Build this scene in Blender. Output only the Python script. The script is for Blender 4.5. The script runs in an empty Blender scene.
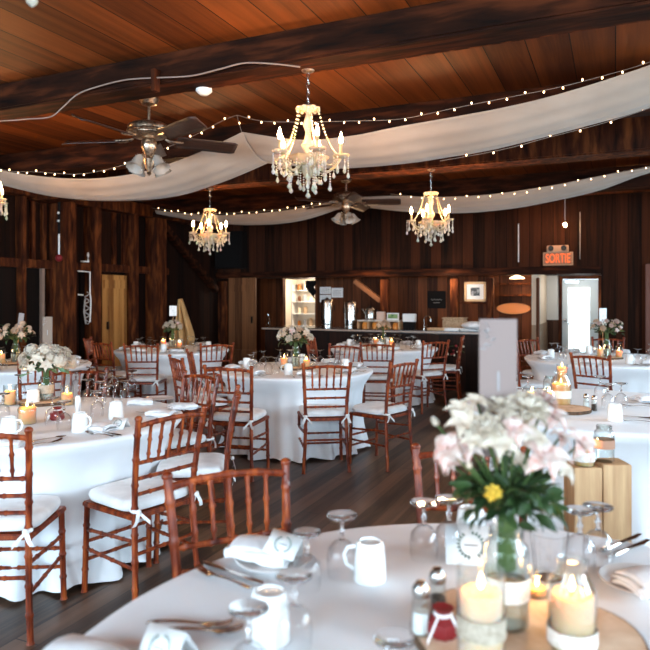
import bpy, bmesh, math, random
from mathutils import Vector, Matrix
PI = math.pi
random.seed(7)
C = bpy.context.scene.collection
F = 650.0; HY = 297.0; EYE = 1.46            # focal length and horizon in pixels, eye height in metres
ROT = math.radians(24.04)                     # the barn runs 24 degrees off the camera axis
cR, sR = math.cos(ROT), math.sin(ROT)

# ---------- survey helpers: photo measurement -> metres ----------
def zt(px, py, H=0.75):                        # point on a level plane at height H
    s = (py - HY) / (EYE - H); Z = F / s
    return ((px - 325) * Z / F, Z)
def dp(px, Z): return ((px - 325) * Z / F, Z)
def bw(px, py, Y):                             # point on a plane parallel to the loft wall (room coordinates)
    u = (px - 325) / F; Z = Y / (cR + u * sR)
    return (Z * (-sR + u * cR), Y, EYE + (HY - py) * Z / F)
def lw(px, py, X=-7.6):                        # point on a plane parallel to the left wall
    u = (px - 325) / F; Z = X / (-sR + u * cR)
    return (X, Z * (cR + u * sR), EYE + (HY - py) * Z / F)
def r2w(x, y): return (x * cR + y * sR, -x * sR + y * cR)
def w2r(x, y): return (x * cR - y * sR, x * sR + y * cR)

# ---------- mesh builder ----------
class MB:
    def __init__(s): s.v = []; s.f = []
    def add(s, vs, fs, M=None):
        n = len(s.v)
        for p in vs:
            p = Vector(p)
            s.v.append(M @ p if M is not None else p)
        s.f += [tuple(i + n for i in f) for f in fs]
        return s
    def box(s, c, d, rz=0, M=None):
        hx, hy, hz = d[0] / 2, d[1] / 2, d[2] / 2
        vs = [(x, y, z) for x in (-hx, hx) for y in (-hy, hy) for z in (-hz, hz)]
        T = Matrix.Translation(c) @ Matrix.Rotation(rz, 4, 'Z')
        if M is not None: T = M @ T
        return s.add(vs, [(0, 1, 3, 2), (4, 6, 7, 5), (0, 4, 5, 1), (2, 3, 7, 6), (0, 2, 6, 4), (1, 5, 7, 3)], T)
    def box2(s, a, b):
        return s.box([(a[i] + b[i]) / 2 for i in range(3)], [abs(b[i] - a[i]) for i in range(3)])
    def beam(s, a, b, w, h, up=(0, 0, 1)):     # a squared bar from a to b
        a = Vector(a); b = Vector(b); d = (b - a); L = d.length; d.normalize()
        x = d.cross(Vector(up))
        if x.length < 1e-4: x = d.cross(Vector((1, 0, 0)))
        x.normalize(); y = x.cross(d)
        M = Matrix((x, d, y)).transposed().to_4x4(); M.translation = (a + b) / 2
        return s.box((0, 0, 0), (w, L, h), 0, M)
    def lathe(s, prof, n=24, c=(0, 0, 0), M=None, fn=None, cap=True):
        vs = []; fs = []
        for (r, z) in prof:
            for i in range(n):
                t = 2 * PI * i / n; rr = r
                if fn: rr = r * fn(t, z)
                vs.append((c[0] + rr * math.cos(t), c[1] + rr * math.sin(t), c[2] + z))
        for k in range(len(prof) - 1):
            for i in range(n):
                j = (i + 1) % n
                fs.append((k * n + i, k * n + j, (k + 1) * n + j, (k + 1) * n + i))
        if cap and prof[0][0] > 1e-5: fs.append(tuple(range(n))[::-1])
        if cap and prof[-1][0] > 1e-5: fs.append(tuple((len(prof) - 1) * n + i for i in range(n)))
        return s.add(vs, fs, M)
    def tube(s, pts, r, n=8, M=None, caps=True):
        pts = [Vector(p) for p in pts]; m = len(pts)
        rs = r if isinstance(r, (list, tuple)) else [r] * m
        vs = []; fs = []; ref = None
        for i, p in enumerate(pts):
            d = (pts[min(i + 1, m - 1)] - pts[max(i - 1, 0)])
            if d.length < 1e-9: d = Vector((0, 0, 1))
            d.normalize()
            if ref is None:
                ref = Vector((1, 0, 0)) if abs(d.x) < .8 else Vector((0, 1, 0))
            x = (ref - d * ref.dot(d)); x.normalize(); ref = x
            y = d.cross(x)
            for k in range(n):
                t = 2 * PI * k / n
                vs.append(p + (x * math.cos(t) + y * math.sin(t)) * rs[i])
        for i in range(m - 1):
            for k in range(n):
                j = (k + 1) % n
                fs.append((i * n + k, i * n + j, (i + 1) * n + j, (i + 1) * n + k))
        if caps: fs += [tuple(range(n))[::-1], tuple((m - 1) * n + k for k in range(n))]
        return s.add(vs, fs, M)
    def ball(s, c, r, n=10, m=6, sc=(1, 1, 1), M=None):
        prof = [(r * math.sin(PI * k / m) if 0 < k < m else 0.0001 * r, -r * math.cos(PI * k / m)) for k in range(m + 1)]
        T = Matrix.Translation(c) @ Matrix.Diagonal((sc[0], sc[1], sc[2], 1))
        if M is not None: T = M @ T
        return s.lathe(prof, n, (0, 0, 0), T)
    def grid(s, fn, nu, nv, M=None):
        vs = [fn(i / nu, j / nv) for i in range(nu + 1) for j in range(nv + 1)]
        fs = [(i * (nv + 1) + j, (i + 1) * (nv + 1) + j, (i + 1) * (nv + 1) + j + 1, i * (nv + 1) + j + 1) for i in range(nu) for j in range(nv)]
        return s.add(vs, fs, M)
    def mesh(s, name, bevel=0, ang=40):
        me = bpy.data.meshes.new(name)
        me.from_pydata([tuple(v) for v in s.v], [], s.f)
        bm = bmesh.new(); bm.from_mesh(me)
        bmesh.ops.remove_doubles(bm, verts=bm.verts, dist=1e-6)
        bmesh.ops.recalc_face_normals(bm, faces=bm.faces)
        if bevel:
            es = [e for e in bm.edges if len(e.link_faces) == 2 and e.calc_face_angle(0) > .6]
            bmesh.ops.bevel(bm, geom=es, offset=bevel, segments=2, affect='EDGES', clamp_overlap=True)
        bm.to_mesh(me); bm.free()
        for p in me.polygons: p.use_smooth = True
        me.set_sharp_from_angle(angle=math.radians(ang))
        return me
    def build(s, name, mat, parent=None, loc=(0, 0, 0), rz=0, bevel=0, room=False, ang=40):
        me = s.mesh(name, bevel, ang); me.materials.append(mat)
        o = bpy.data.objects.new(name, me); C.objects.link(o)
        o.location = loc; o.rotation_euler = (0, 0, rz)
        if room: o.rotation_euler = (0, 0, -ROT)
        if parent: o.parent = parent
        return o
def tag(o, label=None, cat=None, group=None, kind=None):
    if label: o['label'] = label
    if cat: o['category'] = cat
    if group: o['group'] = group
    if kind: o['kind'] = kind
    return o
def empty(name, loc=(0, 0, 0), rz=0, label=None, cat=None, group=None, room=False):
    o = bpy.data.objects.new(name, None); C.objects.link(o); o.empty_display_size = .1
    o.location = loc; o.rotation_euler = (0, 0, rz)
    if room:                                   # location given in room coordinates
        x, y = r2w(loc[0], loc[1]); o.location = (x, y, loc[2]); o.rotation_euler = (0, 0, rz - ROT)
    return tag(o, label, cat, group)
def copy_tree(o, parent=None):
    c = o.copy(); C.objects.link(c)
    if parent: c.parent = parent
    for ch in kids.get(o.name, []):
        copy_tree(ch, c)
    return c
kids = {}
def index_kids(root):
    for o in bpy.data.objects:
        if o.parent is not None: pass
    def rec(o):
        ks = [k for k in bpy.data.objects if k.parent == o]
        kids[o.name] = ks
        for k in ks: rec(k)
    rec(root)
def put(proto, used, x, y, z=0, rz=0, label=None, group=None, sc=None):
    """first use moves the prototype itself, later uses copy it with its parts"""
    if not used:
        used.append(1); index_kids(proto); o = proto
    else: o = copy_tree(proto)
    o.location = (x, y, z); o.rotation_euler = (0, 0, rz)
    if sc: o.scale = (sc, sc, sc)
    if label: o['label'] = label
    if group: o['group'] = group
    return o

# ---------- materials ----------
def srgb(r, g, b):
    f = lambda c: (c / 255 / 12.92) if c / 255 <= .04045 else ((c / 255 + .055) / 1.055) ** 2.4
    return (f(r), f(g), f(b), 1)
def mat(name, col, rough=.5, metal=0, trans=0, coat=0, sss=0, emit=None, es=0, ior=1.45, spec=.5, sheen=0):
    m = bpy.data.materials.new(name); m.use_nodes = True
    b = m.node_tree.nodes['Principled BSDF']
    b.inputs['Base Color'].default_value = col; b.inputs['Roughness'].default_value = rough
    b.inputs['Metallic'].default_value = metal; b.inputs['Transmission Weight'].default_value = trans
    b.inputs['Coat Weight'].default_value = coat; b.inputs['Coat Roughness'].default_value = .15
    b.inputs['IOR'].default_value = ior; b.inputs['Specular IOR Level'].default_value = spec
    b.inputs['Sheen Weight'].default_value = sheen
    if sss:
        b.inputs['Subsurface Weight'].default_value = sss
        b.inputs['Subsurface Radius'].default_value = (.06, .03, .012); b.inputs['Subsurface Scale'].default_value = 1
    if emit: b.inputs['Emission Color'].default_value = emit; b.inputs['Emission Strength'].default_value = es
    return m
def noisy(m, cols, scale=(5, 5, 5), nscale=4, detail=5, rough=None, bump=0, coords='Object', dist=.3):
    """colour ramp over stretched noise: grain, blotches"""
    nt = m.node_tree; N = nt.nodes; L = nt.links; b = N['Principled BSDF']
    tc = N.new('ShaderNodeTexCoord'); mp = N.new('ShaderNodeMapping'); mp.inputs['Scale'].default_value = scale
    nz = N.new('ShaderNodeTexNoise'); nz.inputs['Scale'].default_value = nscale; nz.inputs['Detail'].default_value = detail
    nz.inputs['Distortion'].default_value = dist
    cr = N.new('ShaderNodeValToRGB')
    L.new(tc.outputs[coords], mp.inputs[0]); L.new(mp.outputs[0], nz.inputs['Vector']); L.new(nz.outputs['Fac'], cr.inputs[0])
    e = cr.color_ramp.elements
    while len(e) < len(cols): e.new(.5)
    for i, c in enumerate(cols):
        e[i].position = .3 + .4 * i / (len(cols) - 1); e[i].color = c
    L.new(cr.outputs[0], b.inputs['Base Color'])
    if bump:
        bp = N.new('ShaderNodeBump'); bp.inputs['Strength'].default_value = bump; bp.inputs['Distance'].default_value = .01
        L.new(nz.outputs['Fac'], bp.inputs['Height']); L.new(bp.outputs[0], b.inputs['Normal'])
    return m
def planks(name, axis, width, c_dark, c_light, seam=.03, seamcol=(.004, .002, .001, 1), rough=.6, along=.6, coat=0, bump=.4, grain=1.0, end=None, spec=.15):
    """boards side by side: axis = coordinate across the boards ('X','Y' or 'Z'); tone per board, grain along it, dark seams"""
    m = bpy.data.materials.new(name); m.use_nodes = True
    nt = m.node_tree; N = nt.nodes; L = nt.links; b = N['Principled BSDF']
    b.inputs['Roughness'].default_value = rough; b.inputs['Coat Weight'].default_value = coat; b.inputs['Specular IOR Level'].default_value = spec
    tc = N.new('ShaderNodeTexCoord'); sp = N.new('ShaderNodeSeparateXYZ'); L.new(tc.outputs['Object'], sp.inputs[0])
    def math_(op, a, bb=None):
        n = N.new('ShaderNodeMath'); n.operation = op
        for i, q in enumerate((a, bb)):
            if q is None: continue
            if isinstance(q, (int, float)): n.inputs[i].default_value = q
            else: L.new(q, n.inputs[i])
        return n.outputs[0]
    q = math_('DIVIDE', sp.outputs[axis], width)
    fl = math_('FLOOR', q); fr = math_('FRACT', q)
    wn = N.new('ShaderNodeTexWhiteNoise'); wn.noise_dimensions = '1D'; L.new(fl, wn.inputs['W'])
    # grain
    sc = {'X': (9, along, along), 'Y': (along, 9, along), 'Z': (along, along, 9)}[axis]
    sc = tuple(s_ * grain for s_ in sc)
    mp = N.new('ShaderNodeMapping'); mp.inputs['Scale'].default_value = sc
    vm = N.new('ShaderNodeVectorMath'); vm.operation = 'SCALE'; L.new(wn.outputs['Color'], vm.inputs[0]); vm.inputs['Scale'].default_value = 30
    va = N.new('ShaderNodeVectorMath'); va.operation = 'ADD'; L.new(tc.outputs['Object'], va.inputs[0]); L.new(vm.outputs[0], va.inputs[1])
    L.new(va.outputs[0], mp.inputs[0])
    nz = N.new('ShaderNodeTexNoise'); nz.inputs['Scale'].default_value = 2.2; nz.inputs['Detail'].default_value = 7; nz.inputs['Distortion'].default_value = .6
    nz.inputs['Roughness'].default_value = .65
    L.new(mp.outputs[0], nz.inputs['Vector'])
    t = math_('ADD', math_('MULTIPLY', math_('SUBTRACT', nz.outputs['Fac'], .5), 1.7), math_('MULTIPLY', wn.outputs['Value'], .75))
    t = math_('ADD', t, .12)
    mx = N.new('ShaderNodeMix'); mx.data_type = 'RGBA'; L.new(t, mx.inputs['Factor'])
    mx.inputs['A'].default_value = c_dark; mx.inputs['B'].default_value = c_light
    s1 = math_('LESS_THAN', fr, seam)
    if end:                                     # butt joints along the boards
        ax2 = end[0]; q2 = math_('ADD', math_('DIVIDE', sp.outputs[ax2], end[1]), math_('MULTIPLY', wn.outputs['Value'], 7.3))
        s1 = math_('MAXIMUM', s1, math_('LESS_THAN', math_('FRACT', q2), end[2]))
    m2 = N.new('ShaderNodeMix'); m2.data_type = 'RGBA'; L.new(s1, m2.inputs['Factor'])
    L.new(mx.outputs['Result'], m2.inputs['A']); m2.inputs['B'].default_value = seamcol
    L.new(m2.outputs['Result'], b.inputs['Base Color'])
    bp = N.new('ShaderNodeBump'); bp.inputs['Strength'].default_value = bump; bp.inputs['Distance'].default_value = .006
    h = math_('SUBTRACT', nz.outputs['Fac'], math_('MULTIPLY', s1, 1.5)); L.new(h, bp.inputs['Height']); L.new(bp.outputs[0], b.inputs['Normal'])
    return m
def thin_glass(name, tint=(1, 1, 1, 1), f=.35, rough=.02):
    m = bpy.data.materials.new(name); m.use_nodes = True; nt = m.node_tree; N = nt.nodes; L = nt.links
    N.remove(N['Principled BSDF']); out = N['Material Output']
    tr = N.new('ShaderNodeBsdfTransparent'); tr.inputs[0].default_value = tint
    gl = N.new('ShaderNodeBsdfGlossy'); gl.inputs['Roughness'].default_value = rough
    lw_ = N.new('ShaderNodeLayerWeight'); lw_.inputs['Blend'].default_value = f
    mx = N.new('ShaderNodeMixShader'); L.new(lw_.outputs['Facing'], mx.inputs[0])
    L.new(tr.outputs[0], mx.inputs[1]); L.new(gl.outputs[0], mx.inputs[2]); L.new(mx.outputs[0], out.inputs[0])
    return m
def glow(name, col, s):
    m = bpy.data.materials.new(name); m.use_nodes = True; nt = m.node_tree; N = nt.nodes
    N.remove(N['Principled BSDF']); e = N.new('ShaderNodeEmission'); e.inputs[0].default_value = col; e.inputs[1].default_value = s
    nt.links.new(e.outputs[0], N['Material Output'].inputs[0]); return m

M_wood = noisy(mat('chair mahogany', (.3, .07, .02, 1), .36, coat=.12, spec=.35), [(.050, .006, .002, 1), (.19, .029, .007, 1), (.40, .088, .019, 1)], (30, 30, 4), 1.2, 5)
M_cushion = noisy(mat('cushion canvas', (.8, .8, .8, 1), .9, sheen=.2), [(.68, .67, .66, 1), (.84, .83, .82, 1)], (6, 6, 6), 2, bump=.1)
M_ribbon = mat('white ribbon', (.85, .84, .83, 1), .8)
M_cloth = noisy(mat('table linen', (.8, .8, .82, 1), .85, sheen=.15), [(.80, .81, .83, 1), (.86, .87, .88, 1)], (2, 2, 2), 2, bump=.06)
M_napkin = noisy(mat('napkin linen', (.85, .85, .85, 1), .9), [(.74, .73, .74, 1), (.87, .87, .87, 1)], (12, 12, 12), 2, bump=.25)
M_ceramic = mat('white ceramic', (.82, .82, .80, 1), .18, coat=.4)
M_plate = mat('plate glaze', (.74, .68, .64, 1), .2, coat=.3)
M_glassn = thin_glass('goblet glass', (.98, .985, .99, 1), .25, .03)
M_glassr = mat('heavy clear glass', (1, 1, 1, 1), .01, trans=1, ior=1.45)
M_glassj = thin_glass('jar glass', (.93, .97, .96, 1), .3, .02)
M_steel = mat('cutlery steel', (.62, .55, .5, 1), .16, metal=1)
M_chrome = mat('brushed steel', (.48, .46, .43, 1), .25, metal=1)
M_card = mat('white card', (.86, .87, .86, 1), .7)
M_ink = mat('grey green ink', (.15, .2, .17, 1), .8)
M_ink2 = mat('pale grey ink', (.33, .32, .32, 1), .8)
M_wax = mat('candle wax', (.66, .45, .28, 1), .5, sss=.9)
M_waxy = mat('yellow candle wax', (.74, .38, .16, 1), .5, sss=.9)
M_wick = mat('wick', (.03, .02, .02, 1), .9)
M_flame = glow('candle flame', (1, .60, .22, 1), 22)
M_bulb = glow('lit bulb', (1, .54, .23, 1), 480)
M_fairy = glow('fairy light', (1, .62, .30, 1), 9)
M_burlap = noisy(mat('burlap', (.45, .36, .26, 1), .95), [(.25, .2, .14, 1), (.55, .46, .36, 1)], (200, 200, 200), 1, bump=.5)
M_lace = noisy(mat('lace band', (.85, .8, .74, 1), .95), [(.6, .53, .44, 1), (.9, .87, .82, 1)], (160, 160, 160), 1.2, bump=.4)
M_slice = noisy(mat('wood slice face', (.6, .4, .25, 1), .6), [(.55, .33, .19, 1), (.78, .58, .42, 1)], (14, 14, 14), 1.2)
M_bark = noisy(mat('bark', (.1, .05, .03, 1), .95), [(.04, .02, .01, 1), (.16, .09, .05, 1)], (20, 20, 5), 3, bump=.8)
M_pine = noisy(mat('pale pine', (.6, .36, .18, 1), .55), [(.42, .22, .10, 1), (.66, .42, .22, 1)], (25, 25, 2.5), 1.1)
M_leaf = noisy(mat('leaf green', (.05, .14, .03, 1), .5), [(.008, .022, .006, 1), (.036, .075, .020, 1)], (9, 9, 9), 2)
M_leaf2 = noisy(mat('grey green leaf', (.05, .14, .03, 1), .55), [(.05, .12, .06, 1), (.17, .27, .13, 1)], (9, 9, 9), 2)
M_stem = mat('stem green', (.045, .085, .02, 1), .6)
M_pw = noisy(mat('white petal', (.9, .88, .85, 1), .7, sss=.1), [(.58, .46, .34, 1), (.68, .61, .50, 1)], (20, 20, 20), 2)
M_pp = noisy(mat('blush petal', (.85, .6, .55, 1), .7, sss=.1), [(.52, .22, .17, 1), (.62, .46, .40, 1), (.66, .60, .54, 1)], (1.3, 1.3, 1.3), 2.2)
M_pc = noisy(mat('cream petal', (.85, .7, .5, 1), .7, sss=.1), [(.52, .31, .19, 1), (.66, .53, .39, 1)], (22, 22, 22), 1.6)
M_py = mat('yellow petal', (.85, .6, .08, 1), .6)
M_red = mat('dark red fabric', (.20, .008, .010, 1), .6)
M_brass = noisy(mat('aged pewter brass', (.45, .33, .22, 1), .3, metal=1), [(.16, .10, .07, 1), (.62, .48, .35, 1)], (25, 25, 25), 2)
M_darkmetal = mat('black metal', (.02, .018, .016, 1), .4, metal=.6)
M_blade = noisy(mat('fan blade walnut', (.03, .012, .008, 1), .4, coat=.3), [(.012, .006, .005, 1), (.05, .02, .012, 1)], (5, 30, 30), 2)
M_crystal = mat('crystal', (.94, .84, .70, 1), .06, trans=.5, ior=1.5, sss=.3)
M_crystal2 = mat('milky crystal', (.86, .68, .48, 1), .12, trans=.5, ior=1.5, sss=.3)
M_black = mat('black', (.006, .005, .005, 1), .7, spec=.15)
M_white = mat('white paint', (.8, .8, .78, 1), .5)
M_fabric = noisy(mat('ceiling sheer fabric', (.78, .75, .72, 1), .9, sheen=.2), [(.36, .28, .22, 1), (.44, .35, .28, 1)], (.8, .8, 3), 2, bump=.05)
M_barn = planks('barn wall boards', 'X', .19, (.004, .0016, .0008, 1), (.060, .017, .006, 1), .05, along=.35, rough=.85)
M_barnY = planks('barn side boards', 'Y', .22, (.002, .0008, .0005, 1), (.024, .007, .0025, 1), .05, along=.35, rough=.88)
M_post = noisy(mat('rough hewn post', (.1, .04, .02, 1), .75, spec=.15), [(.010, .0025, .001, 1), (.058, .014, .004, 1), (.17, .050, .013, 1)], (6, 6, 1.2), 2.2, 6, bump=.5)
M_beam = noisy(mat('dark hewn beam', (.05, .02, .01, 1), .75, spec=.12), [(.004, .0015, .0008, 1), (.022, .006, .0022, 1), (.075, .019, .006, 1)], (1.2, 7, 7), 2, 6, bump=.5)
M_ceil = planks('ceiling boards', 'X', .27, (.055, .013, .003, 1), (.25, .068, .014, 1), .028, along=.3, rough=.6, grain=.55)
M_floor = planks('floor boards', 'X', .13, (.028, .015, .009, 1), (.19, .105, .065, 1), .025, along=.5, rough=.42, spec=.4, bump=.15, end=('Y', 1.5, .004))
M_bar = planks('bar front boards', 'X', .21, (.004, .0015, .0008, 1), (.030, .009, .004, 1), .05, along=.4)
M_backb = planks('bar back boards', 'X', .2, (.03, .009, .003, 1), (.17, .053, .018, 1), .04, along=.4)
# ================= THE BARN (room coordinates, turned as one) =================
XL, XR, YB, YF, HC, HH = -7.6, 3.6, 11.5, -3.6, 3.13, 1.87
def S(o, kind='structure'): o['kind'] = kind; return o
def rm(mb, name, m, bevel=0, **k): return mb.build(name, m, room=True, bevel=bevel, **k)
S(rm(MB().box2((XL - .3, YF - .3, -.1), (XR + .3, 14.6, 0)), 'floor', M_floor))
S(rm(MB().box2((XL - .3, YF - .3, HC), (XR + .3, YB + .3, HC + .1)), 'ceiling', M_ceil))
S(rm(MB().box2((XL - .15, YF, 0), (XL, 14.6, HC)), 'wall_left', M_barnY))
# right wall and front wall (behind the camera) with big barn windows
def wall_with_holes(axis, at, th, a0, a1, holes, name, m):
    mb = MB(); cur = a0
    def seg(p, q, z0, z1):
        if axis == 'x': mb.box2((at, p, z0), (at + th, q, z1))
        else: mb.box2((p, at, z0), (q, at + th, z1))
    for (p, q, z0, z1) in holes:
        seg(cur, p, 0, HC); seg(p, q, 0, z0); seg(p, q, z1, HC); cur = q
    seg(cur, a1, 0, HC)
    return S(rm(mb, name, m))
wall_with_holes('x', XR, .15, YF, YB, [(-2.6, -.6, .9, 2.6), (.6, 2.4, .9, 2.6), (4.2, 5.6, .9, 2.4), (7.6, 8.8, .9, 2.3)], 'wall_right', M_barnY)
wall_with_holes('y', YF - .15, .15, XL, XR, [(-6.6, -4.2, .5, 2.75), (-3.2, -.8, .5, 2.75), (.2, 2.6, .5, 2.75)], 'wall_front', M_barn)
# loft wall: boards above the low header, full height to the right of the exit door
xd = bw(601, 300, YB)[0]
S(rm(MB().box2((XL, YB, HH), (xd, YB + .12, HC)).box2((xd, YB, 0), (XR, YB + .12, HC)), 'wall_back', M_barn))
S(rm(MB().box2((XL, YB - .06, HH - .03), (xd, YB + .18, HH + .10)), 'trim_1', M_beam, .01))
S(rm(MB().box2((XL, YB + .12, HH), (xd + .1, 14.6, HH + .08)), 'ceiling', M_barnY))
# walls of the low area under the loft, with the pantry doorway and the vestibule cut out
YK = 12.6
pa, pb = bw(283.5, 300, YK)[0], bw(315, 300, YK)[0]; xv = bw(537, 300, YB)[0]
S(rm(MB().box2((XL, YK, 0), (pa, YK + .1, HH)).box2((pb, YK, 0), (xv - .02, YK + .1, HH)), 'wall_bar', M_backb))
S(rm(MB().box2((pa - .07, YK - .03, 0), (pa, YK + .1, HH)), 'trim_2', M_post, .006))
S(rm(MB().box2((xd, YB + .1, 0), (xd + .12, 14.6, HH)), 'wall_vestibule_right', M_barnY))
M_cream = mat('cream wall paint', srgb(226, 208, 184), .7); M_gyp = mat('grey white wall paint', srgb(205, 205, 200), .7)
M_wains = planks('brown wainscot', 'X', .1, (.045, .018, .010, 1), (.10, .045, .025, 1), .06, along=.5)
M_vwains = planks('tan wainscot', 'Y', .1, (.30, .20, .13, 1), (.42, .30, .2, 1), .06, along=.5)
YV = 13.2
S(rm(MB().box2((xv - .1, YB + .12, .98), (xv, YV, HH)), 'wall_vestibule_left', M_cream))
S(rm(MB().box2((xv - .1, YB + .12, 0), (xv + .015, YV, .98)), 'trim_3', M_vwains))
xe0, xe1 = bw(560.5, 300, YV)[0], bw(600, 300, YV)[0]
S(rm(MB().box2((xv, YV, 1.02), (xe0, YV + .1, HH)).box2((xe1, YV, 0), (xd + .1, YV + .1, HH)), 'wall_vestibule_back', M_gyp))
S(rm(MB().box2((xv, YV - .015, 0), (xe0, YV + .1, 1.02)), 'trim_4', M_wains))
S(rm(MB().box2((xe0 - .03, YV - .04, 0), (xe0 + .03, YV + .1, HH - .01)).box2((xe1 - .03, YV - .04, 0), (xe1 + .03, YV + .1, HH - .01)).box2((xe0, YV - .04, HH - .07), (xe1, YV + .1, HH - .01)), 'trim_5', M_post))
# exit door with tall pane and white lace-like curtain grille
M_door = mat('pale blue white door paint', srgb(200, 212, 214), .45)
de = empty('door_1', (xe0 + .03, YV, 0), room=True); de['kind'] = 'structure'
W = xe1 - xe0 - .06; HD = HH - .075
g0, g1, gz0, gz1 = .11, W - .15, .28, HD - .16
MB().box2((0, 0, .01), (g0, .045, HD)).box2((g1, 0, .01), (W, .045, HD)).box2((g0, 0, .01), (g1, .045, gz0)).box2((g0, 0, gz1), (g1, .045, HD)).build('door_leaf', M_door, de, bevel=.004)
MB().box2((g0, .018, gz0), (g1, .026, gz1)).build('door_glass', M_glassj, de)
MB().tube([(g0, -.03, .95), (g1 + .1, -.03, .95)], .012).box((g0 + .01, -.015, .95), (.03, .04, .05)).box((g1 + .08, -.015, .95), (.03, .04, .05)).build('push_bar', M_chrome, de)
MB().box2((g0 - .02, .005, gz0 - .02), (g0, -.006, gz1 + .02)).box2((g1, .005, gz0 - .02), (g1 + .02, -.006, gz1 + .02)).box2((g0, .005, gz1), (g1, -.006, gz1 + .02)).build('glazing_bead', M_white, de)
MB().lathe([(.028, 0), (.028, .015), (.012, .02), (.012, .045), (.026, .06), (.02, .075), (.0001, .078)], 14, M=Matrix.Translation((.06, 0, 1.02)) @ Matrix.Rotation(PI / 2, 4, 'X')).build('door_handle', M_chrome, de)
MB().box2((.05, -.05, HD - .07), (.30, 0, HD - .02)).beam((.2, -.05, HD - .03), (.42, -.12, HD - .01), .02, .012).build('door_closer', M_chrome, de)
# ceiling beams (run across the room)
def beam(n, y0, y1, z0, m=M_beam, x0=XL, x1=XR, bev=.015):
    return S(rm(MB().box2((x0, y0, z0), (x1, y1, HC + .02)), n, m, bev))
beam('trim_6', 3.62, 3.86, 2.93); beam('trim_7', 3.86, 3.98, 2.97, M_post); beam('trim_8', 5.42, 5.70, 2.88)
beam('trim_9', 6.68, 7.0, 2.82, M_post); beam('trim_10', 9.15, 9.45, 2.86); beam('trim_11', -.6, -.3, 2.9)
# left wall frame: plate, rail, posts
S(rm(MB().box2((XL, YF, 2.86), (XL + .22, YB, 3.06)), 'trim_12', M_post, .012))
S(rm(MB().box2((XL, YF, 1.87), (XL + .12, lw(164, 270)[1], 1.99)), 'trim_13', M_post, .01))
def post(n, pl, pr, z1=2.87, d=.2, m=M_post):
    a, b = lw(pl, 300, XL + d)[1], lw(pr, 300, XL + d)[1]
    return S(rm(MB().box2((XL, a, 0), (XL + d, b, z1)), n, m, .012))
post('trim_14', 62, 77, d=.26); post('trim_15', 93, 102); post('trim_16', 134, 139); post('trim_17', 156, 167, d=.24)
post('trim_18', 22, 27, d=.14); post('trim_19', -30, -15); post('trim_20', 51, 55, 1.88, d=.10); post('trim_21', 43, 45.4, 1.88, d=.10, m=mat('bleached batten', (.26, .17, .13, 1), .8))
# raised boards in the upper panels of the left wall
for i, (a, b) in enumerate([(29, 33), (40, 44), (49, 52), (111, 114), (121, 124)]):
    p, q = lw(a, 300, XL)[1], lw(b, 300, XL)[1]
    S(rm(MB().box2((XL, p, 2.0), (XL + .05, q, 2.86)), 'trim_%d' % (22 + i), M_post))
M_void = planks('bay shade boards', 'Y', .25, (.0006, .0003, .0002, 1), (.007, .0022, .001, 1), .05, along=.35)  # near-black colour stands in for the shade of the dark bays
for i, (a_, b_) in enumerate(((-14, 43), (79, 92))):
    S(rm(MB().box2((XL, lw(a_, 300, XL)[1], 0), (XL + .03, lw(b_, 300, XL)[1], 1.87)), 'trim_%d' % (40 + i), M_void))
# dark brace in the far left corner, posts and brace of the bar front
S(rm(MB().beam((XL + .1, 9.6, 2.75), (XL + .1, 11.3, 1.6), .12, .14, (1, 0, 0)), 'trim_27', M_beam, .01))
def bpost(n, pl, pr, z0=0, z1=HH - .08, Y=YB + .02, m=M_post, d=.14):
    a, b = bw(pl, 300, Y)[0], bw(pr, 300, Y)[0]
    return S(rm(MB().box2((a, Y, z0), (b, Y + d, z1)), n, m, .01))
bpost('trim_28', 218, 224); bpost('trim_29', 380, 388); bpost('trim_30', 450, 458); bpost('trim_31', 486, 493)
bpost('trim_32', 536, 539, m=M_backb); bpost('trim_33', 645.5, 700, z1=1.98, Y=YB - .1, m=mat('reddish brown casing', (.16, .06, .04, 1), .6), d=.1)
a = bw(355, 281, YB + .1); b = bw(381, 301, YB + .1)
S(rm(MB().beam(a, b, .09, .12, (0, 1, 0)), 'trim_34', mat('brown brace wood', (.20, .085, .035, 1), .7), .008))
# plank door left of the bar; yellow plank door in the left wall
def plank_door(n, o, ax, w, h, m, lab_handle=True):
    d = empty(n, o, 0 if ax == 'x' else PI / 2, room=True); d['kind'] = 'structure'
    k = max(3, round(w / .17))
    MB().box2((0, 0, 0), (w, .04, h)).build('door_leaf', m, d, bevel=.004)
    MB().box2((.03, -.025, h - .28), (w - .03, 0, h - .14)).build('ledge', m, d, bevel=.004)
    MB().box2((.03, -.025, .25), (w - .03, 0, .39)).build('ledge', m, d, bevel=.004)
    MB().box((w - .07, -.03, 1.0), (.025, .03, .14)).build('door_handle', M_darkmetal, d)
M_ydoor = planks('weathered yellow pine door boards', 'X', .13, (.16, .060, .014, 1), (.56, .28, .085, 1), .03, along=.35, coat=.1)
M_bdoor = planks('brown plank door boards', 'X', .16, (.07, .025, .010, 1), (.24, .10, .04, 1), .03, along=.35)
p0, p1 = bw(229, 300, YB - .1), bw(256, 300, YB - .1)
plank_door('door_2', (p0[0], YB - .12, 0), 'x', p1[0] - p0[0], HH - .02, M_bdoor)
q0, q1 = lw(102, 300, XL + .1)[1], lw(127, 300, XL + .1)[1]
d3 = empty('door_3', (XL + .10, q0, 0), PI / 2, room=True); d3['kind'] = 'structure'
MB().box2((0, 0, 0), (q1 - q0, .04, 1.82)).build('door_leaf', M_ydoor, d3, bevel=.004)
MB().box2((.03, -.025, 1.60), (q1 - q0 - .03, 0, 1.74)).build('ledge', M_ydoor, d3, bevel=.004)
MB().box((.10, -.03, 1.0), (.025, .03, .12)).build('door_handle', M_darkmetal, d3)
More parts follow.
